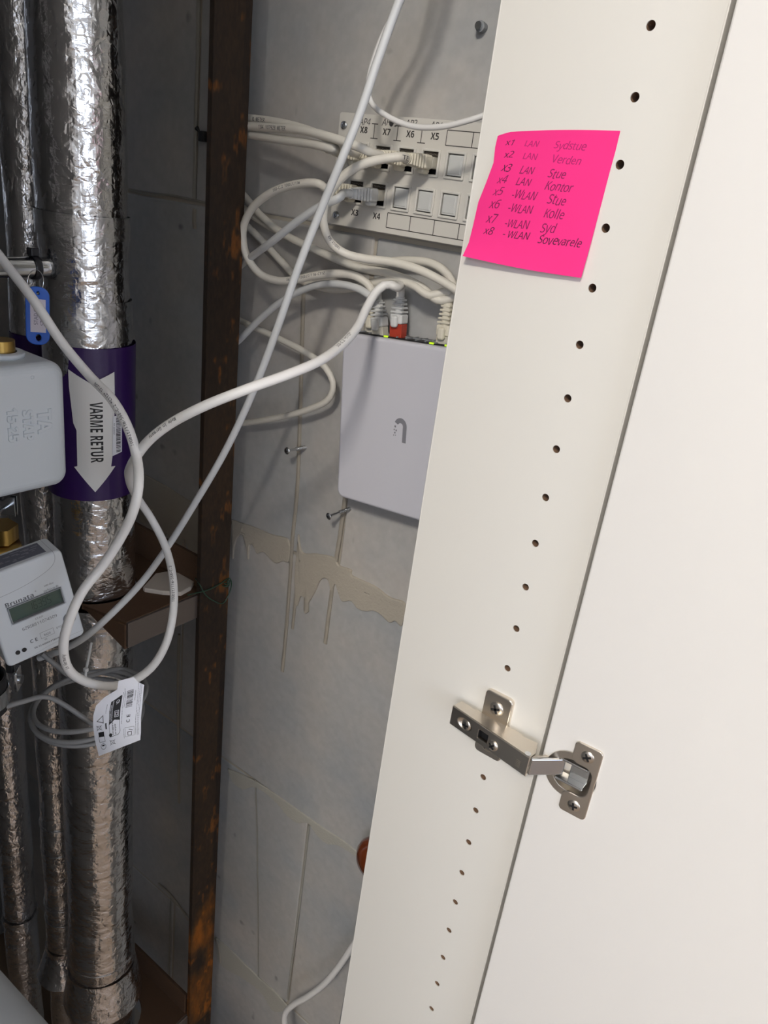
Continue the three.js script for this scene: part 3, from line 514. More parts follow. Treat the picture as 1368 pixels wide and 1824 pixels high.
const meter1 = cable('patch_cable', 'cream cable lettered METER, topmost of the three entering the patch panel', RC, M.cableCream, [
  ...riser(395, 208, .500), [395, 208, .500], [443, 211, .497], [490, 217, .492], [536, 228, .485], [575, 242, .480], [612, 258, .476]], { end: [portAt(2, 0), OUTW, DOWN] });
const meter2 = cable('patch_cable', 'cream cable lettered 107929 METER, middle of the three entering the patch panel', RC, M.cableCream, [
  ...riser(395, 223, .493), [395, 223, .492], [443, 225, .488], [490, 228, .482], [543, 233, .472], [600, 248, .466], [640, 262, .466]], { end: [portAt(1, 0), OUTW, DOWN] });
cable('patch_cable', 'cream cable in the leftmost top port, lowest of three from behind the post', RC, M.cableCream, [
  ...riser(395, 237, .507), [395, 237, .496], [443, 240, .492], [500, 249, .484], [545, 255, .476], [578, 261, .471], [598, 266, .471]], { end: [portAt(3, 0), OUTW, DOWN] });
printStrip(meter1.g, meter1.c, [442, 211], [490, 217], RC, '8 METER', false, 0.0, 'rgb(218,213,203)', 48);
printStrip(meter2.g, meter2.c, [442, 225], [537, 232], RC, '104 107929 METER', false, -0.05, 'rgb(218,213,203)', 48);

const te = cable('patch_cable', 'cream cable curling from the port marked X5 down behind the panel', RC, M.cableCream, [
  [668, 286, .472], [638, 296, .468], [610, 315, .465], [588, 342, .463], [577, 372, .464], [577, 402, .467], [588, 430, .472], [612, 450, .478], [645, 460, .484], [700, 467, .490], [740, 478, .494], [775, 494, .498], [815, 518, .502], [850, 548, .505]], { start: [portAt(0, 0), OUTW, DOWN] });
printStrip(te.g, te.c, [704, 287], [724, 287], RC, 'TE', true, 0.0, 'rgb(218,213,203)', 48);
printStrip(te.g, te.c, [580, 420], [606, 446], RC, '10Gbit 568', true, -0.4, 'rgb(218,213,203)');
const x3 = cable('patch_cable', 'cream cable from port X3 looping left and back to the first router plug', RC, M.cableCream, [
  [570, 328, .476], [530, 328, .476], [482, 344, .478], [447, 374, .482], [433, 410, .486], [438, 452, .488], [460, 485, .490], [490, 499, .491], [522, 499, .492], [560, 491, .494], [600, 487, .497], [634, 492, .500], [655, 506, .504], [664, 520, .506]],
  { start: [portAt(3, 1), OUTW, DOWN], end: [rp(0, 0.0175), rUp, OUTW, { hood: 0.008 }] });
printStrip(x3.g, x3.c, [565, 328], [470, 350], RC, '568-C.2 10Gbit/11m', true, 0.3, 'rgb(218,213,203)');
printStrip(x3.g, x3.c, [475, 494], [630, 491], RC, '568-C.2 10Gbit/11m-C11Z', false, -0.3, 'rgb(218,213,203)');
cable('patch_cable', 'grey-white cable from port X4 slanting down left behind the rusty post', 0.0030, M.cableLight, [
  [605, 352, .466], [570, 368, .466], [530, 394, .470], [485, 430, .476], [450, 456, .488], [420, 480, .499], [392, 508, .507], ...riser(392, 508, .5005, false).reverse()], { start: [portAt(2, 1), OUTW.clone().add(V(0, -0.05, -0.1)).normalize(), DOWN, { bootMat: M.cableLight }] });
cable('patch_cable', 'cream cable from behind the post drooping to the router plug at the panel edge', RC, M.cableCream, [
  ...riser(395, 300, .514), [395, 300, .518], [436, 350, .516], [466, 385, .514], [504, 416, .512], [558, 443, .510], [600, 462, .508], [640, 477, .507], [700, 489, .506], [750, 511, .507], [782, 535, .509]], { end: [rp(4, 0.0175), rUp, OUTW, { hood: 0.008 }] });
cable('patch_cable', 'cream cable passing under the patch panel and out of sight behind the panel', RC, M.cableCream, [
  ...riser(395, 335, .521), [395, 335, .522], [437, 374, .521], [490, 409, .520], [553, 441, .519], [595, 457, .519], [665, 468, .518], [725, 464, .518], [771, 470, .517], [798, 490, .516], [812, 520, .514], [828, 570, .510]]);
cable('patch_cable', 'cream cable lying lowest against the wall, ending in the glowing router plug', RC, M.cableCream, [
  ...riser(395, 350, .5145, true, -0.0075), [395, 350, .523], [437, 399, .522], [472, 434, .521], [505, 470, .520], [530, 495, .520], [565, 510, .518], [600, 515, .516], [635, 512, .513], [668, 503, .510], [702, 497, .507], [738, 509, .505], [765, 526, .506]], { end: [rp(3, 0.013), rUp, OUTW, { hood: 0.0085 }] });
cable('patch_cable', 'pale cable arching from behind the post to the second router plug', 0.0030, M.cableLight, [
  ...riser(395, 640, .507, false), [395, 640, .505], [432, 600, .503], [470, 562, .502], [512, 530, .501], [560, 509, .500], [602, 506, .499], [640, 515, .498], [666, 530, .498]], { end: [rp(1, 0.011), rUp.clone().add(V(0, 0, -0.15)).normalize(), OUTW, { bootMat: M.cableLight, hood: 0.0080, ribs: 4 }] });
cable('patch_cable', 'white cable bulging out beside the router and returning behind the post', 0.0029, M.cableCream, [
  ...riser(395, 552, .5075, true, -0.0075), [395, 552, .517], [432, 573, .514], [490, 600, .510], [545, 628, .508], [580, 655, .508], [594, 685, .509], [585, 711, .510], [553, 728, .511], [508, 741, .513], [460, 750, .515], [425, 754, .517], [395, 752, .519], ...riser(395, 752, .514, false).reverse()]);
cable('power_cable', 'white cable rising in a curve at the bottom behind the panel', 0.0036, M.cable, [
  [520, 1880, .49], [508, 1830, .49], [508, 1806, .488], [522, 1790, .487], [550, 1774, .487], [580, 1750, .488], [605, 1720, .49], [628, 1686, .492], [655, 1648, .495], [690, 1600, .50]]);

// ---------------------------------------------------------------- pipes
const PC = { x: 0.394, z: -0.590, r: 0.0360 };
function foilPipe(g, cx, cz, prof, y0, y1, ny, nt, amp, name = 'foil_jacket', mat = M.foil, s = 0, uvs = 6.2, lean = () => 0) {
  const pos = [], uv = [], idx = [];
  for (let j = 0; j <= ny; j++) {
    const y = y0 + (y1 - y0) * j / ny, R = prof(y);
    for (let i = 0; i <= nt; i++) {
      const a = i / nt * Math.PI * 2, U = i / nt, Vv = (y - y0) * 1.6;
      const n = (cells(U, Vv, 5, 500 + s) * 1.0 + cells(U + 0.31, Vv, 11, 600 + s) * 0.55 + (fbm(U, Vv, 4, 3, 700 + s) - 0.5) * 0.8) * amp;
      const rr2 = R + n; pos.push(cx + lean(y) + rr2 * Math.cos(a), y, cz + rr2 * Math.sin(a)); uv.push(U * Math.max(1, Math.round(2 * Math.PI * R * uvs)), y * uvs);
    }
  }
  for (let j = 0; j < ny; j++) for (let i = 0; i < nt; i++) { const a = j * (nt + 1) + i, b = a + 1, c = a + nt + 1, d = c + 1; idx.push(a, c, b, b, c, d); }
  const gm = new THREE.BufferGeometry(); gm.setAttribute('position', new THREE.Float32BufferAttribute(pos, 3)); gm.setAttribute('uv', new THREE.Float32BufferAttribute(uv, 2)); gm.setIndex(idx); gm.computeVertexNormals();
  return mesh(name, gm, mat, g);
}
const pipeY = py => { const c = onX(165 + py * 0.02, py, PC.x - 0.02); return c.y; };           // height on the front of the big pipe
{
  const g = group('insulated_pipe'); tag(g, 'thick foil-wrapped heating pipe with purple band and white arrow', 'pipe', null);
  const LEAN = y => -0.0185 * Math.max(0, y - 1.13), yTop = 2.5, prof = y => PC.r * (1 - 0.05 * Math.max(0, Math.min(1, (y - 1.32) / 0.15))) + 0.0008 * Math.sin(y * 31);
  const yPl = CY - 0.389;
  foilPipe(g, PC.x, PC.z, prof, yPl, yTop, 560, 160, 0.0014, 'foil_jacket', M.foil, 0, 6.2, LEAN);
  foilPipe(g, PC.x - 0.002, PC.z, y => PC.r * 1.0 + 0.0022 * Math.max(0, Math.min(1.2, (0.62 - y) / 0.06)), 0.0, yPl - 0.012, 520, 160, 0.0021, 'foil_jacket', M.foil, 40);
  const tape = (pa, pb, s, dr = 0.0008) => { const ya = pipeY(pb), yb = pipeY(pa); foilPipe(g, PC.x, PC.z, y => prof(y) + dr + 0.0004, ya, yb, Math.max(14, Math.round((yb - ya) / 0.0022)), 160, 0.0016, 'foil_tape', M.tape, s, 6.2, LEAN); };
  tape(388, 432, 3, 0.0014); tape(545, 618, 4, 0.0008); tape(1126, 1192, 5, 0.0010);
  // loose crumpled foil collar near the bottom
  const c1 = onX(230, 1775, PC.x); foilPipe(g, PC.x - 0.002, PC.z, y => PC.r + 0.003 + 0.007 * Math.max(0, (c1.y + 0.02 - y) / 0.05), c1.y - 0.035, c1.y + 0.022, 40, 120, 0.0042, 'foil_collar', M.foil, 9);
  // purple band
  const yb1 = pipeY(626), yb0 = pipeY(899), rb = 0.0380;
  const bandG = new THREE.CylinderGeometry(rb, rb, yb1 - yb0, 96, 24, true); { const p = bandG.attributes.position; for (let i = 0; i < p.count; i++) { const a = Math.atan2(p.getZ(i), p.getX(i)), y = p.getY(i), k = 1 + 0.012 * (fbm((a / 6.2832 + 1) % 1, (y * 3 + 5) % 1, 8, 3, 901) - 0.5); p.setX(i, p.getX(i) * k); p.setZ(i, p.getZ(i) * k); } bandG.computeVertexNormals(); }
  bandG.translate(PC.x - 0.0014, (yb0 + yb1) / 2, PC.z); const band = mesh('purple_band', bandG, M.purple, g);
  // wrap flat shapes (metres: s across, t up) round the pipe; a0 is the facing angle
  const wrap = (name, shape, a0, yc, dr, mat, wob = 0, box2 = null) => {
    let gm = new THREE.ShapeGeometry(shape, 8); gm = new TessellateModifier(0.004, 7).modify(gm.toNonIndexed()); gm.computeBoundingBox(); const bb = gm.boundingBox;
    const p = gm.attributes.position, uv = gm.attributes.uv, R = rb + dr;
    for (let i = 0; i < p.count; i++) { const s = p.getX(i), t = p.getY(i), a = a0 - s / R, k = R + wob * (0.5 + cells((s * 9 + 3) % 1, (t * 9 + 3) % 1, 5, 950)); uv.setXY(i, (s - bb.min.x) / (bb.max.x - bb.min.x), (t - bb.min.y) / (bb.max.y - bb.min.y)); p.setXYZ(i, PC.x - 0.0014 + k * Math.cos(a), yc + t, PC.z + k * Math.sin(a)); }
    gm = mergeVertices(gm, 1e-6); gm.deleteAttribute('normal'); gm.computeVertexNormals(); return mesh(name, gm, mat, band);
  };
  // facing angle of the pipe towards the camera
  const face = Math.atan2(-PC.z, -PC.x);             // direction from the pipe to the eye in (x, z)
  const ws = 0.0376, hb = yb1 - yb0, sc = hb / 273;  // metres per photo pixel on the band
  const P = (px, py) => [Math.asin(Math.max(-0.98, Math.min(0.98, (px - (163 + (py - 760) * 0.02)) * sc * 1.04 / rb))) * rb, (760 - py) * sc];
  const ar = new THREE.Shape(); const ap = [[129, 660], [162, 681], [198, 662], [199, 700], [199, 790], [195, 832], [202, 832], [170, 878], [137, 832], [142, 830], [141, 765], [136, 752], [133, 720], [130, 690]].map(q => P(...q)); ar.moveTo(...ap[0]); for (const q of ap.slice(1)) ar.lineTo(...q); ar.lineTo(...ap[0]);
  const arTex = canvasTex(512, 1450, (x, w, h) => { x.fillStyle = 'rgb(228,226,222)'; x.fillRect(0, 0, w, h); x.fillStyle = 'rgb(18,17,18)'; x.save(); x.translate(w * 0.44, h * 0.245); x.rotate(Math.PI / 2); x.font = 'bold 150px sans-serif'; const tw = x.measureText('VARME RETUR').width; x.scale(h * 0.50 / tw, 1.3); x.fillText('VARME RETUR', 0, 0); x.restore(); });
  const yc = (yb0 + yb1) / 2;
  wrap('arrow_sticker', ar, face, yc, 0.0009, phys(0xffffff, 0.35, { map: arTex, side: THREE.DoubleSide }), 0.0008);
  const bs = new THREE.Shape(); const bp = [[197, 740], [211, 738], [212, 807], [197, 812]].map(q => P(...q)); bs.moveTo(...bp[0]); for (const q of bp.slice(1)) bs.lineTo(...q); bs.lineTo(...bp[0]);
  const bcTex = canvasTex(160, 640, (x, w, h) => { x.fillStyle = 'rgb(226,226,230)'; x.fillRect(0, 0, w, h); x.fillStyle = 'rgb(25,22,30)'; let y = 40; while (y < h - 40) { const t = 4 + Math.floor(rnd() * 14); x.fillRect(62, y, 74, t); y += t + 4 + Math.floor(rnd() * 10); } x.save(); x.translate(20, 120); x.rotate(Math.PI / 2); x.font = '32px sans-serif'; x.fillText('101.2240427', 0, 0); x.restore(); });
  wrap('barcode_sticker', bs, face, yc, 0.0020, phys(0xffffff, 0.4, { map: bcTex, side: THREE.DoubleSide }), 0);
}
{
  const c2 = D(104, 1450, 0.93), g = group('insulated_pipe'); tag(g, 'thinner foil-wrapped pipe just left of the thick one, behind the heat meter', 'pipe');
  foilPipe(g, c2.x, c2.z, y => 0.0205 + 0.0006 * Math.sin(y * 40), 0.0, 2.5, 620, 110, 0.0015, 'foil_jacket', M.foil, 60);
  const yp = onX(40, 592, c2.x).y; mesh('purple_band', T(new THREE.CylinderGeometry(0.0222, 0.0222, 0.12, 64, 1, true), c2.x, yp - 0.055, c2.z), M.purple, g);
  const yk = onX(112, 1700, c2.x).y; foilPipe(g, c2.x, c2.z, y => 0.022 + 0.012 * Math.max(0, (yk + 0.02 - y) / 0.04), yk - 0.02, yk + 0.03, 30, 90, 0.004, 'foil_collar', M.foil, 64);
  for (const py of [1465, 1508, 1600, 1625]) { const yy = onX(112, py, c2.x).y; const t = new THREE.TorusGeometry(0.0216, 0.0005, 6, 60); t.rotateX(Math.PI / 2 + 0.06); t.translate(c2.x, yy, c2.z); mesh('binding_wire', t, M.zinc, g); }
  const c3 = D(22, 1450, 0.98), g3p = group('insulated_pipe'); tag(g3p, 'dark foil-wrapped pipe at the far left edge below the pipe clamp', 'pipe');
  foilPipe(g3p, c3.x, c3.z, y => 0.0205 + 0.0006 * Math.sin(y * 33), 0.0, 2.5, 520, 100, 0.0014, 'foil_jacket', M.foil, 80);
  const yk3 = onX(25, 1615, c3.x).y; foilPipe(g3p, c3.x, c3.z, y => 0.0225, yk3 - 0.006, yk3 + 0.004, 10, 90, 0.0012, 'foil_tape', M.tape, 83);
}

// ---------------------------------------------------------------- steel post and brackets
const ZPST = -0.5072;
{
  const g = group('steel_post', [0.4832, CY + 0.12, ZPST]); g.rotation.z = 0.016; tag(g, 'rusty brown steel angle post standing between pipes and patch panel', 'post');
  const xl = 0.4423, xr = 0.4800, t = 0.005;
  const s = new THREE.Shape(); s.moveTo(xl, 0); s.lineTo(xr, 0); s.lineTo(xr, 0.036); s.lineTo(xr - t, 0.036); s.lineTo(xr - t, t); s.lineTo(xl, t); s.lineTo(xl, 0);
  const e = extr(s, 2.498, 0.0006, 2); e.rotateX(-Math.PI / 2); e.translate(0, 0.0008, ZPST);
  const p = e.attributes.position, uv = e.attributes.uv; for (let i = 0; i < p.count; i++) uv.setXY(i, (p.getX(i) - p.getZ(i)) / 0.14, (p.getY(i) - 0.40) / 1.3);
  e.translate(-0.48, -CY - 0.12, -ZPST); mesh('angle_bar', e, M.rust, g);
}
function bracket(name, label, dy, rn) {
  const g = group(name, [0, dy, 0]); tag(g, label, 'bracket');
  const yf = CY - 0.3902, z0 = ZPST - 0.0065, xl = 0.3732, xr = 0.478;
  const fs = new THREE.Shape(); fs.moveTo(xl, z0); fs.lineTo(xr, z0); fs.lineTo(xr, -0.625); fs.lineTo(0.437, -0.625); for (let a = -20; a <= 142; a += 9) fs.lineTo(PC.x + rn * Math.cos(a * rad), PC.z + rn * Math.sin(a * rad)); if (rn < 0.04) fs.lineTo(xl - 0.009, z0 - 0.054); fs.lineTo(xl, z0);
  const f = extr(fs, 0.004, 0.0006); f.rotateX(Math.PI / 2); f.translate(0, yf, 0); // shape y is world z
  mesh('top_flange', f, M.rustBrown, g);
  mesh('front_flange', rbox(xr - xl - 0.0005, 0.026, 0.004, 0.0008, (xl + xr) / 2, yf - 0.0130, z0 + 0.001), M.steelDull, g);
  const ms = new THREE.Shape(); ms.moveTo(0, 0); ms.lineTo(0.054, 0); ms.lineTo(0.0, -0.026); ms.lineTo(0, 0);
  const m = extr(ms, 0.003, 0.0004); m.rotateY(Math.PI / 2 + 0.16); m.translate(xl - 0.001, yf - 0.002, z0); mesh('end_gusset', m, M.rustBrown, g);
  mesh('rear_angle', rbox(0.004, 0.034, 0.125, 0.0008, 0.4655, yf + 0.0175, ZPST - 0.072), M.rustBrown, g);
  return g;
}
bracket('pipe_bracket', 'rusty angle-iron bracket under the thick pipe at the purple band\'s foot', 0, 0.0392);
bracket('pipe_bracket', 'rusty angle-iron bracket at the bottom edge beside the crumpled foil', onX(300, 1848, 0.43).y - (CY - 0.39), 0.0455);
{
  const s = new THREE.Shape(); const pts = [[255, 1046], [277, 1022], [300, 1018], [352, 1026], [340, 1046], [322, 1056], [290, 1054], [258, 1049]].map(p => onY(p[0], p[1], CY - 0.386)); s.moveTo(pts[0].x, -pts[0].z); for (const p of pts.slice(1)) s.lineTo(p.x, -p.z);
  const e = extr(s, 0.003, 0.001); e.rotateX(-Math.PI / 2); e.translate(0, CY - 0.3892, 0);
  tag(mesh('plaster_chip', e, M.plaster), 'pale plaster chip lying on the upper rusty bracket', 'chip');
  const w = group('binding_wire'); tag(w, 'dark green binding wire twisted round the rusty post', 'wire');
  const zf = ZPST + 0.0016, at = (px, py, z = zf) => onZ(px, py, z);
  mesh('wire_strand', new THREE.TubeGeometry(new THREE.CatmullRomCurve3([at(334, 1060, ZPST), at(372, 1050), at(395, 1038), at(408, 1030), at(412, 1036, ZPST + 0.003), at(410, 1052), at(398, 1074), at(380, 1070), at(365, 1058), at(356, 1042, ZPST), at(348, 1030, ZPST - 0.01)]), 90, 0.0006, 6), M.green, w);
  const tw = []; for (let k = 0; k < 3; k++) { const t = new THREE.TorusGeometry(0.0034, 0.0006, 6, 20, 5.2); t.rotateX(k * 0.8); t.rotateY(k * 0.6 + 0.4); const p = at(408 - k * 3, 1036 + k * 3, ZPST + 0.0035); t.translate(p.x, p.y, p.z); tw.push(t); }
  mesh('wire_knot', tw, M.green, w);
  const c = onX(362, 243, XW - 0.004), cg = group('wall_clip', [c.x, c.y, c.z]); tag(cg, 'small black plastic clip on the wall left of the post', 'clip');
  mesh('clip_body', rbox(0.006, 0.009, 0.008, 0.001), M.black, cg); const sp = new THREE.ConeGeometry(0.0022, 0.008, 8); sp.rotateX(Math.PI / 2 + 0.6); sp.translate(0, 0.004, -0.006); mesh('clip_barb', sp, M.black, cg);
}

// ---------------------------------------------------------------- valve cover, steel tube, key tag
const font = await new FontLoader().loadAsync('fonts/droid/droid_sans_bold.typeface.json');
{
  const zb = -0.513, R = onZ(122, 760, zb), T0 = onZ(60, 650, zb), B0 = onZ(60, 878, zb);
  const w = 0.105, h = T0.y - B0.y, d = 0.062, cx = R.x - w / 2, cy = (T0.y + B0.y) / 2;
  const g = group('valve_cover', [cx, cy, zb]); tag(g, 'pale grey moulded valve insulation box at the left, embossed with letters', 'valve cover');
  const body = mesh('shell', (() => { const e = extr(roundRectShape(w, h, 0.011), d - 0.016, 0.008, 6, 10); e.translate(0, 0, -d + 0.008); return e; })(), M.foam, g);
  const collar = lathe([[0.0105, 0], [0.015, 0], [0.0158, 0.003], [0.0150, 0.0045], [0.0105, 0.0045]], 40); const co = D(-60, 612, 0.585); collar.translate(co.x - cx, h / 2 - 0.0005, -d * 0.5); mesh('stem_collar', collar, M.foam, body);
  mesh('stem', cyl(0.0095, 0.012, co.x - cx, h / 2 + 0.006, -d * 0.5), M.brass, g);
  const txt = (str, size, px, py) => { const t = new TextGeometry(str, { font, size, depth: 0.0006, curveSegments: 4, bevelEnabled: true, bevelThickness: 0.0006, bevelSize: 0.0004, bevelSegments: 2 }); t.rotateZ(-Math.PI / 2); const p = onZ(px, py, zb); t.translate(p.x - cx, p.y - cy, -0.0001); return t; };
  mesh('embossed_letters', [txt('TA', 0.0105, 66, 731), txt('STAP', 0.0072, 40, 731), txt('15-25', 0.0072, 12, 728)], M.foam, g);
  mesh('moulding_dot', T(new THREE.TorusGeometry(0.0012, 0.0003, 6, 20), onZ(58, 672, zb).x - cx, onZ(58, 672, zb).y - cy, 0.0001), M.foam, g);
}
{
  const e = V(PC.x - PC.r + 0.004, onX(70, 470, 0.36).y, PC.z), L = 0.448;
  const g = group('steel_tube', [e.x, e.y, e.z]); tag(g, 'short shiny steel tube entering the thick foil pipe at left', 'tube');
  mesh('tube_body', cyl(0.0078, L, -L / 2, 0, 0, 'x'), M.chrome, g);
  const cg = lathe([[0.0078, 0], [0.0098, 0.001], [0.0102, 0.004], [0.0098, 0.008], [0.0080, 0.009]], 36); cg.rotateZ(Math.PI / 2); cg.translate(0.003, 0, 0); mesh('end_collar', cg, M.chrome, g);
  const k = group('cable_tie', [e.x - 0.0165, e.y, e.z]); tag(k, 'black cable tie strapped round the shiny steel tube', 'cable tie');
  mesh('strap', (() => { const t = lathe([[0.0080, -0.0024], [0.0092, -0.0024], [0.0092, 0.0024], [0.0080, 0.0024], [0.0080, -0.0024]], 40); t.rotateZ(Math.PI / 2); return t; })(), M.blackGloss, k);
  mesh('tie_head', rbox(0.0068, 0.0060, 0.0075, 0.0008, -0.001, 0.0118, 0.001), M.blackGloss, k);
}
{
  const c = D(67, 563, 0.565), g = group('key_tag', [c.x, c.y, c.z], Math.atan2(-c.x, -c.z)); g.rotation.z = -0.03;
  tag(g, 'blue plastic key tag with handwritten paper hanging above the valve box', 'key tag');
  const s = roundRectShape(0.0162, 0.0420, 0.0068); for (const [y, r] of [[0.0165, 0.0011], [-0.0158, 0.0022]]) { const h = new THREE.Path(); h.absellipse(0.0004, y, r * 0.85, r * 1.15, 0, Math.PI * 2, true); s.holes.push(h); }
  mesh('tag_body', (() => { const e = extr(s, 0.0014, 0.0006, 3, 12); e.translate(0, 0, -0.0013); return e; })(), M.blue, g);
  const tex = canvasTex(256, 512, (x, w, h) => { x.fillStyle = 'rgb(196,190,200)'; x.fillRect(0, 0, w, h); x.save(); x.translate(120, 400); x.rotate(-Math.PI / 2); hand(x, 'STAD OG', 0, 0, 82, 'rgb(70,66,88)', 0); x.restore(); x.save(); x.translate(225, 405); x.rotate(-Math.PI / 2); hand(x, 'STAP', 0, 0, 82, 'rgb(70,66,88)', 0); x.restore(); });
  mesh('paper_insert', box(0.0104, 0.0240, 0.0004, 0.0003, 0.0003, 0.00062), std(0xffffff, 0.35, 0, { map: tex }), g);
  const ring = new THREE.TorusGeometry(0.0085, 0.00035, 6, 50); ring.rotateY(0.9); ring.translate(-0.001, 0.0240, -0.001); mesh('ring', ring, M.chrome, g);
}
{
  const c = D(8, 905, 0.60), g = group('pipe_clamp', [c.x, c.y, c.z], 0.55); tag(g, 'zinc pipe clamp ears with a bolt under the valve box', 'pipe clamp');
  mesh('clamp_ear', [rbox(0.0008, 0.016, 0.012, 0.0003, 0.0045, 0, 0), rbox(0.0008, 0.016, 0.012, 0.0003, 0.0080, 0, 0)], M.zinc, g);
  mesh('bolt', [cyl(0.0016, 0.022, -0.004, 0, 0, 'x'), cyl(0.0030, 0.0022, 0.0100, 0, 0, 'x', 0.0030, 6)], M.zinc, g);
  mesh('clamp_rubber', rbox(0.014, 0.010, 0.014, 0.002, -0.002, 0.0145, -0.002), M.black, g);
  const b = D(-2, 968, 0.625), h = group('brass_fitting', [b.x, b.y, b.z]); tag(h, 'brass pipe fitting peeking out above the heat meter', 'fitting');
  mesh('hex_nut', cyl(0.0150, 0.013, 0, 0.010, 0, 'y', 0.0150, 6), M.brass, h); mesh('body', lathe([[0.001, -0.03], [0.015, -0.03], [0.0185, -0.016], [0.0185, -0.008], [0.0150, 0.002], [0.001, 0.002]], 30), M.brass, h);
}

// ---------------------------------------------------------------- heat meter
{
  const TR = D(126, 976, 0.565), BR = D(152, 1130, 0.595), BL = D(15, 1191, 0.562);
  const u0 = BR.clone().sub(BL), v0 = TR.clone().sub(BR), W = u0.length(), H = v0.length() * 1.02; const u = u0.normalize(); const n = new THREE.Vector3().crossVectors(u, v0).normalize(), v = new THREE.Vector3().crossVectors(n, u);
  const c = BL.clone().addScaledVector(u, W / 2).addScaledVector(v, H / 2);
  const g = group('heat_meter', [c.x, c.y, c.z]); g.quaternion.setFromRotationMatrix(new THREE.Matrix4().makeBasis(u, v, n));
  tag(g, 'light grey digital heat meter with a display reading 16395', 'heat meter');
  const d = 0.028, S = 14000;
  mesh('housing', (() => { const s = roundRectShape(W, H, 0.004); const h = new THREE.Path(); const [a, b, cc, e] = disp(); h.moveTo(a, b); h.lineTo(a, e); h.lineTo(cc, e); h.lineTo(cc, b); h.lineTo(a, b); s.holes.push(h); const q = extr(s, d - 0.004, 0.002, 4, 8); q.translate(0, 0, -d + 0.002); const p = q.attributes.position, uv = q.attributes.uv; for (let i = 0; i < p.count; i++) uv.setXY(i, (p.getX(i) + W / 2) / W, (p.getY(i) + H / 2) / H); return q; })(), phys(0xffffff, 0.5, { map: faceTex() }), g);
  function disp() { return [-W * 0.290, -H * 0.065, W * 0.365, H * 0.110]; }
  function faceTex() {
    const cw = 1024, chh = Math.round(1024 * H / W);
    return canvasTex(cw, chh, (x) => {
      x.fillStyle = 'rgb(206,211,216)'; x.fillRect(0, 0, cw, chh); const ink = 'rgb(84,86,92)'; x.fillStyle = ink; x.strokeStyle = 'rgb(120,122,128)'; x.lineWidth = 4;
      x.beginPath(); x.moveTo(-20, chh * 0.245); x.quadraticCurveTo(cw * 0.45, chh * 0.26, cw * 0.78, chh * 0.16); x.quadraticCurveTo(cw * 0.93, chh * 0.11, cw * 0.90, 0); x.stroke();
      x.font = 'bold 84px sans-serif'; x.save(); x.translate(cw * 0.185, chh * 0.372); x.scale(1.12, 1); x.fillText('Brunata', 0, 0); x.restore(); x.font = '26px sans-serif'; x.fillText('®', cw * 0.56, chh * 0.330);
      x.font = '52px sans-serif'; x.fillText('zelsius®', cw * 0.655, chh * 0.375); x.font = 'italic 34px sans-serif'; x.fillText('wM-Bus', cw * 0.68, chh * 0.315);
      x.textAlign = 'center'; x.font = '34px sans-serif'; x.fillText('C5-IUF', cw * 0.52, chh * 0.615); x.font = '60px sans-serif'; x.fillText('6ZRI8811074509', cw * 0.51, chh * 0.675);
      x.font = '40px sans-serif'; x.fillText('0102', cw * 0.72, chh * 0.805); x.font = 'bold 70px sans-serif'; x.fillText('C E', cw * 0.38, chh * 0.84); x.lineWidth = 3; x.strokeStyle = ink; x.strokeRect(cw * 0.47, chh * 0.775, cw * 0.17, chh * 0.065); x.font = '44px sans-serif'; x.fillText('M20', cw * 0.555, chh * 0.825);
      x.font = '32px sans-serif'; x.fillText('05', cw * 0.52, chh * 0.872); x.font = 'bold 34px sans-serif'; x.fillText('DE-12-MI004-PTB018', cw * 0.52, chh * 0.915);
      x.strokeStyle = 'rgb(150,152,156)'; x.lineWidth = 3; x.beginPath(); x.moveTo(cw * 0.30, chh * 0.985); x.quadraticCurveTo(cw * 0.5, chh * 0.93, cw * 0.98, chh * 0.94); x.stroke();
    });
  }
  const [a, b, c2, e] = disp();
  mesh('display_frame', [box(0.0008, e - b, 0.0035, a, (b + e) / 2, -0.0015), box(0.0008, e - b, 0.0035, c2, (b + e) / 2, -0.0015), box(c2 - a, 0.0008, 0.0035, (a + c2) / 2, b, -0.0015), box(c2 - a, 0.0008, 0.0035, (a + c2) / 2, e, -0.0015)], M.greyPlastic, g);
  const lcd = canvasTex(700, 200, (x) => {
    x.fillStyle = 'rgb(78,94,86)'; x.fillRect(0, 0, 700, 200); x.fillStyle = 'rgb(52,64,60)';
    const segs = { 1: 'bc', 6: 'afgedc', 3: 'abgcd', 9: 'abfgcd', 5: 'afgcd' }; let ox = 250;
    for (const ch of '16395') { const R = { a: [6, 0, 36, 7], g: [6, 45, 36, 7], d: [6, 90, 36, 7], f: [0, 6, 7, 40], e: [0, 51, 7, 40], b: [41, 6, 7, 40], c: [41, 51, 7, 40] }; for (const s of segs[ch]) { const r = R[s]; x.fillRect(ox + r[0] + (97 - r[1]) * 0.08, 55 + r[1], r[2], r[3]); } ox += 62; }
    x.font = '20px sans-serif'; x.fillStyle = 'rgb(64,78,72)'; x.fillText('kWh', 620, 130);
  });
  mesh('lcd_display', box(c2 - a, e - b, 0.0006, (a + c2) / 2, (b + e) / 2, -0.0028), phys(0xffffff, 0.2, { map: lcd, clearcoat: 0.5, clearcoatRoughness: 0.1 }), g);
  mesh('button', cyl(0.0046, 0.0014, W * 0.365, -H * 0.245, 0.0004, 'z'), M.greyPlastic, g);
  for (const k of [0, 1]) mesh('sensor_eye', cyl(0.0017, 0.0006, -W * (0.34 - 0.08 * k), -H * 0.375, 0.0001, 'z'), M.black, g);
  const st = canvasTex(512, 128, (x) => { x.fillStyle = 'rgb(96,98,112)'; x.fillRect(0, 0, 512, 128); x.fillStyle = 'rgb(140,142,152)'; for (let i = 0; i < 26; i++) x.fillRect(10 + rnd() * 440, 10 + rnd() * 100, 20 + rnd() * 40, 8); });
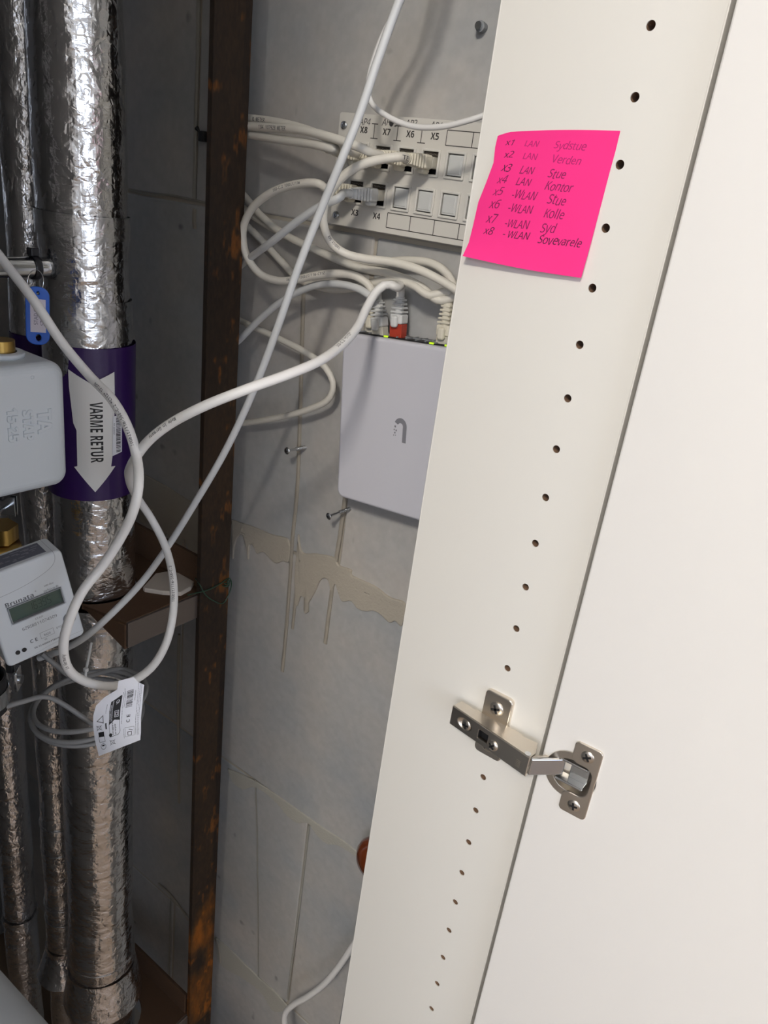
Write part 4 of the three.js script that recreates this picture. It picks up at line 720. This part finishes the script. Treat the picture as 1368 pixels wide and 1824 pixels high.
  mesh('top_sticker', box(W * 0.80, 0.0003, d * 0.66, -W * 0.06, H / 2 + 0.0001, -d * 0.5), std(0xffffff, 0.5, 0, { map: st }), g);
}
{
  const c = D(6, 1228, 0.60), g = group('pipe_clamp', [c.x, c.y, c.z], 0.62); tag(g, 'zinc pipe clamp with rubber lining and screw below the heat meter', 'pipe clamp');
  const ring = (r0, r1, h, y) => { const t = lathe([[r0, -h / 2], [r1, -h / 2], [r1, h / 2], [r0, h / 2], [r0, -h / 2]], 48); t.translate(-0.005, y, -0.016); return t; };
  mesh('clamp_band', ring(0.0195, 0.0208, 0.013, -0.004), M.zinc, g); mesh('rubber_lining', ring(0.0180, 0.0194, 0.030, -0.002), M.black, g);
  mesh('clamp_ear', (() => { const s = roundRectShape(0.0125, 0.0190, 0.002); const e = extr(s, 0.0012, 0.0004); e.rotateY(0.15); e.translate(0.0205, -0.004, 0.001); return e; })(), M.zinc, g);
  mesh('clamp_screw', [(() => { const q = cyl(0.0036, 0.003, 0.020, -0.004, 0.0038, 'z'); return q; })()], M.zinc, g);
  mesh('rubber_edge', rbox(0.0035, 0.014, 0.006, 0.0015, 0.0200, 0.008, -0.004), M.black, g);
  const p = D(-2, 1262, 0.62), h = group('chrome_bend', [p.x, p.y, p.z]); tag(h, 'chrome pipe bend below the lower pipe clamp', 'pipe');
  const cv = new THREE.CatmullRomCurve3([V(-0.010, 0.05, -0.005), V(-0.010, 0.012, -0.005), V(-0.016, -0.008, -0.004), V(-0.034, -0.022, 0), V(-0.07, -0.028, 0.004)]);
  mesh('bend_tube', new THREE.TubeGeometry(cv, 40, 0.0150, 24), M.chrome, h);
}
// ---------------------------------------------------------------- sensor lead coil and its tie
{
  const c = D(160, 1248, 0.675), g = group('sensor_cable'); tag(g, 'grey sensor lead coiled in loops under the heat meter', 'cable');
  const pts = [D(75, 1165, 0.64), D(100, 1185, 0.645), D(128, 1205, 0.65)]; const R0 = 0.0465;
  for (let i = 0; i <= 66; i++) { const t = i / 66, a = -0.4 + t * (Math.PI * 6.5 + 0.4), r = R0 * (1 + 0.06 * Math.sin(t * 17)); pts.push(V(c.x + r * Math.cos(a) * 1.0, c.y + 0.006 - 0.020 * t + 0.004 * Math.sin(a + t * 4), c.z + r * Math.sin(a) * 0.92)); }
  pts.push(D(85, 1242, 0.63), D(40, 1250, 0.615), D(0, 1262, 0.60));
  mesh('lead', tube(new THREE.CatmullRomCurve3(pts, false, 'centripetal'), 0.0021, 700), M.cableGrey, g);
  const t = group('zip_tie'); tag(t, 'thin translucent white tie holding the grey coil', 'cable tie');
  const c1 = new THREE.CatmullRomCurve3([D(163, 1145, 0.655), D(158, 1170, 0.650), D(153, 1196, 0.646), D(152, 1212, 0.648), D(154, 1222, 0.66)]); mesh('strap', new THREE.TubeGeometry(c1, 30, 0.0011, 8), M.cableLight, t); const k = D(153, 1193, 0.645); mesh('tie_head', rbox(0.0036, 0.0036, 0.0036, 0.0008, k.x, k.y, k.z), M.cableLight, t);
}
// ---------------------------------------------------------------- label flag on the loop
{
  const rows = [[[211, 1213], [238, 1206]], [[209, 1228], [246, 1215]], [[186, 1242], [257, 1220]], [[171, 1257], [256, 1226]], [[166, 1275], [254, 1250]], [[166, 1295], [251, 1280]], [[169, 1318], [251, 1303]], [[176, 1347], [250, 1318]]];
  const vs = [0.02, 0.09, 0.15, 0.22, 0.40, 0.58, 0.77, 1.0], NU = 14, pos = [], uv = [], idx = [];
  rows.forEach((r, j) => { for (let i = 0; i <= NU; i++) { const u = i / NU, px = r[0][0] + (r[1][0] - r[0][0]) * u, py = r[0][1] + (r[1][1] - r[0][1]) * u; const dd = 0.540 + 0.012 * u + 0.012 * Math.pow(1 - u, 3) * vs[j] + 0.006 * Math.sin(vs[j] * 3); const p = D(px, py, dd - (j < 2 ? 0.0 : 0)); pos.push(p.x, p.y, p.z); const w0 = (px - 166) / 91; uv.push(j < 3 ? Math.max(0, Math.min(1, w0)) : u, 1 - vs[j]); } });
  const W = NU + 1; for (let j = 0; j < rows.length - 1; j++) for (let i = 0; i < NU; i++) { const a = j * W + i, b = a + 1, c = a + W, d = c + 1; idx.push(a, c, b, b, c, d); }
  const gm = new THREE.BufferGeometry(); gm.setAttribute('position', new THREE.Float32BufferAttribute(pos, 3)); gm.setAttribute('uv', new THREE.Float32BufferAttribute(uv, 2)); gm.setIndex(idx); gm.computeVertexNormals();
  const tex = canvasTex(760, 1024, (x, w, h) => {
    x.fillStyle = 'rgb(236,238,246)'; x.fillRect(0, 0, w, h); x.fillStyle = 'rgb(30,30,34)'; x.strokeStyle = 'rgb(30,30,34)'; x.lineWidth = 6;
    // barcode
    let y = 170; while (y < 430) { const t = 3 + Math.floor(rnd() * 11); x.fillRect(500, y, 100, t); y += t + 4 + Math.floor(rnd() * 9); }
    x.save(); x.translate(625, 200); x.rotate(Math.PI / 2); x.font = '22px sans-serif'; x.fillText('3245060319567', 0, 0); x.restore();
    // black block with pictograms
    x.beginPath(); x.moveTo(250, 260); x.lineTo(420, 200); x.lineTo(420, 560); x.lineTo(335, 545); x.lineTo(250, 610); x.closePath(); x.fill(); x.beginPath(); x.moveTo(250, 600); x.lineTo(250, 790); x.lineTo(380, 770); x.quadraticCurveTo(425, 740, 420, 700); x.lineTo(420, 540); x.stroke();
    x.save(); x.fillStyle = 'rgb(236,238,246)'; x.translate(275, 580); x.rotate(-Math.PI / 2); x.font = 'bold 22px sans-serif'; x.fillText('A DEPOSER  A DEPOSER', 20, 0); x.fillText('EN MAGASIN EN DECHETERIE', 20, 24); x.restore();
    x.strokeStyle = 'rgb(236,238,246)'; x.lineWidth = 7; x.strokeRect(335, 430, 60, 80); x.strokeRect(350, 450, 30, 40); x.beginPath(); x.arc(365, 290, 24, 0, 6.3); x.moveTo(345, 330); x.lineTo(390, 270); x.stroke();
    x.strokeStyle = 'rgb(30,30,34)'; x.save(); x.translate(315, 765); x.rotate(-Math.PI / 2); x.font = 'bold 34px sans-serif'; x.fillText('Cet appareil', 0, 0); x.fillText('se recycle', 0, 42); x.restore();
    x.beginPath(); x.arc(262, 760, 26, 0, 7); x.fill(); x.fillRect(190, 570, 22, 90);
    // triangle, bins, CE
    x.lineWidth = 9; x.beginPath(); x.moveTo(60, 520); x.lineTo(150, 450); x.lineTo(160, 560); x.closePath(); x.stroke(); x.lineWidth = 5; x.strokeRect(60, 600, 60, 50); x.beginPath(); x.moveTo(50, 590); x.lineTo(135, 665); x.moveTo(50, 665); x.lineTo(135, 590); x.stroke();
    x.fillRect(70, 690, 90, 70); x.strokeRect(70, 760, 90, 80); x.beginPath(); x.arc(115, 910, 42, 0, 7); x.stroke(); x.fillRect(95, 885, 40, 20); x.strokeRect(245, 850, 60, 60); x.beginPath(); x.moveTo(230, 840); x.lineTo(325, 925); x.moveTo(230, 925); x.lineTo(325, 840); x.stroke();
    x.save(); x.translate(580, 600); x.rotate(-Math.PI / 2); x.font = 'bold 74px sans-serif'; x.fillText('C E', -20, 0); x.restore();
    x.lineWidth = 4; x.strokeRect(500, 690, 150, 150); x.lineWidth = 9; x.strokeRect(545, 760, 60, 60); x.beginPath(); x.moveTo(560, 720); x.lineTo(625, 740); x.stroke();
    x.fillStyle = 'rgb(130,132,140)'; for (const [cx, a, b] of [[445, 170, 620], [470, 120, 420], [670, 110, 840], [695, 100, 860], [718, 90, 860], [190, 280, 430], [475, 700, 860]]) for (let yy = a; yy < b; yy += 12) x.fillRect(cx, yy, 9, 5 + rnd() * 6);
  });
  const m = mesh('cable_label', gm, std(0xffffff, 0.55, 0, { map: tex, side: THREE.DoubleSide })); tag(m, 'white printed paper label folded round the looped cable', 'label');
}
// ---------------------------------------------------------------- wall screws and small things
for (const [hx, hy, tx, ty, lab] of [[511, 803, 546, 797, 'zinc screw half driven into the wall, left of the router'], [585, 920, 626, 905, 'zinc screw half driven into the wall, under the router corner']]) {
  const tip = onX(tx, ty, XW + 0.002), head = onX(hx, hy, XW - 0.024), dir = head.clone().sub(tip), L = dir.length();
  const g = group('wall_screw', [tip.x, tip.y, tip.z]); g.quaternion.setFromUnitVectors(V(0, 1, 0), dir.normalize()); tag(g, lab, 'screw');
  mesh('shank', [lathe([[0.0001, 0], [0.0016, 0], [0.0016, L * 0.55], [0.0013, L * 0.57], [0.0013, L - 0.002], [0.0001, L - 0.002]], 14), ...Array.from({ length: 9 }, (_, i) => { const t = new THREE.TorusGeometry(0.0016, 0.0003, 5, 14); t.rotateX(Math.PI / 2 + 0.15); t.translate(0, 0.002 + i * L * 0.055, 0); return t; })], M.zinc, g);
  const h = mesh('screw_head', lathe([[0.0001, L - 0.0025], [0.0014, L - 0.0025], [0.0034, L - 0.0005], [0.0034, L + 0.0001], [0.0022, L + 0.0009], [0.0001, L + 0.0011]], 24), M.zinc, g);
  mesh('screw_recess', [box(0.0034, 0.0004, 0.0008, 0, L + 0.0009, 0), box(0.0008, 0.0004, 0.0034, 0, L + 0.0009, 0)], M.black, h);
}
{
  const p = onX(858, 48, XW - 0.003), g = group('wall_plug', [p.x, p.y, p.z]); tag(g, 'small dark metal screw plug in the wall above the patch panel', 'wall plug');
  mesh('plug_sleeve', cyl(0.0030, 0.007, 0.001, 0, 0, 'x', 0.0036), M.greyPlastic, g); mesh('screw', cyl(0.0022, 0.003, -0.0035, 0, 0, 'x', 0.0026), M.zinc, g);
}
{
  const p = onX(663, 1546, 0.50), g = group('brown_knob', [p.x, p.y, p.z]); tag(g, 'glossy reddish brown round knob showing behind the panel near the bottom', 'knob');
  const k = lathe([[0.0001, 0.0], [0.009, 0.0006], [0.017, 0.005], [0.0215, 0.012], [0.0225, 0.018], [0.021, 0.024], [0.012, 0.029], [0.0001, 0.030]], 48); k.scale(1.1, 1, 1.2); k.rotateZ(Math.PI / 2); k.rotateZ(Math.PI); k.translate(-0.005, 0, 0); mesh('knob_body', k, M.brownGloss, g); mesh('stem', cyl(0.006, 0.03, 0.016, 0, 0, 'x'), M.brownGloss, g);
}
{
  const a = onX(602, 1840, 0.485), b = onX(622, 1735, 0.485), dir = b.clone().sub(a), L = dir.length() + 0.02, g = group('power_strip', [a.x, a.y, a.z]); g.quaternion.setFromUnitVectors(V(0, 1, 0), dir.normalize()); tag(g, 'grey and black power strip end peeking out at the panel bottom', 'power strip');
  mesh('strip_body', rbox(0.006, L * 0.68, 0.020, 0.0015, 0.002, L * 0.30, 0.009), M.greyPlastic, g); mesh('end_cap', rbox(0.007, L * 0.30, 0.021, 0.0015, 0.002, L * 0.80, 0.010), M.black, g); mesh('strip_base', rbox(0.005, L * 0.68, 0.018, 0.001, 0.007, L * 0.30, 0.012), M.black, g);
}
{
  const a = D(-60, 1660, 0.50), b = D(140, 1884, 0.56), dir = b.clone().sub(a), L = dir.length() + 0.3; const n = ray(20, 1800).normalize(); const side = new THREE.Vector3().crossVectors(dir.clone().normalize(), n).normalize(); const c = a.clone().add(b).multiplyScalar(0.5).addScaledVector(side, side.dot(D(0, 1800, 0.5).sub(a)) > 0 ? 0.045 : -0.045);
  const g = group('grey_duct', [c.x, c.y, c.z]); g.quaternion.setFromUnitVectors(V(0, 1, 0), dir.normalize()); tag(g, 'smooth grey plastic duct crossing the bottom left corner', 'duct');
  mesh('duct_wall', new THREE.CylinderGeometry(0.045, 0.045, L, 64, 1), M.greyPlastic, g);
  const toEye = camera.position.clone().sub(c).applyQuaternion(g.quaternion.clone().invert()); const an = Math.atan2(toEye.z, toEye.x);
  mesh('seam', [-0.18, 0.42].map(o => box(0.0012, L, 0.0012, 0.0450 * Math.cos(an + o), 0, 0.0450 * Math.sin(an + o))), M.black, g);
}

renderer.render(scene, camera);
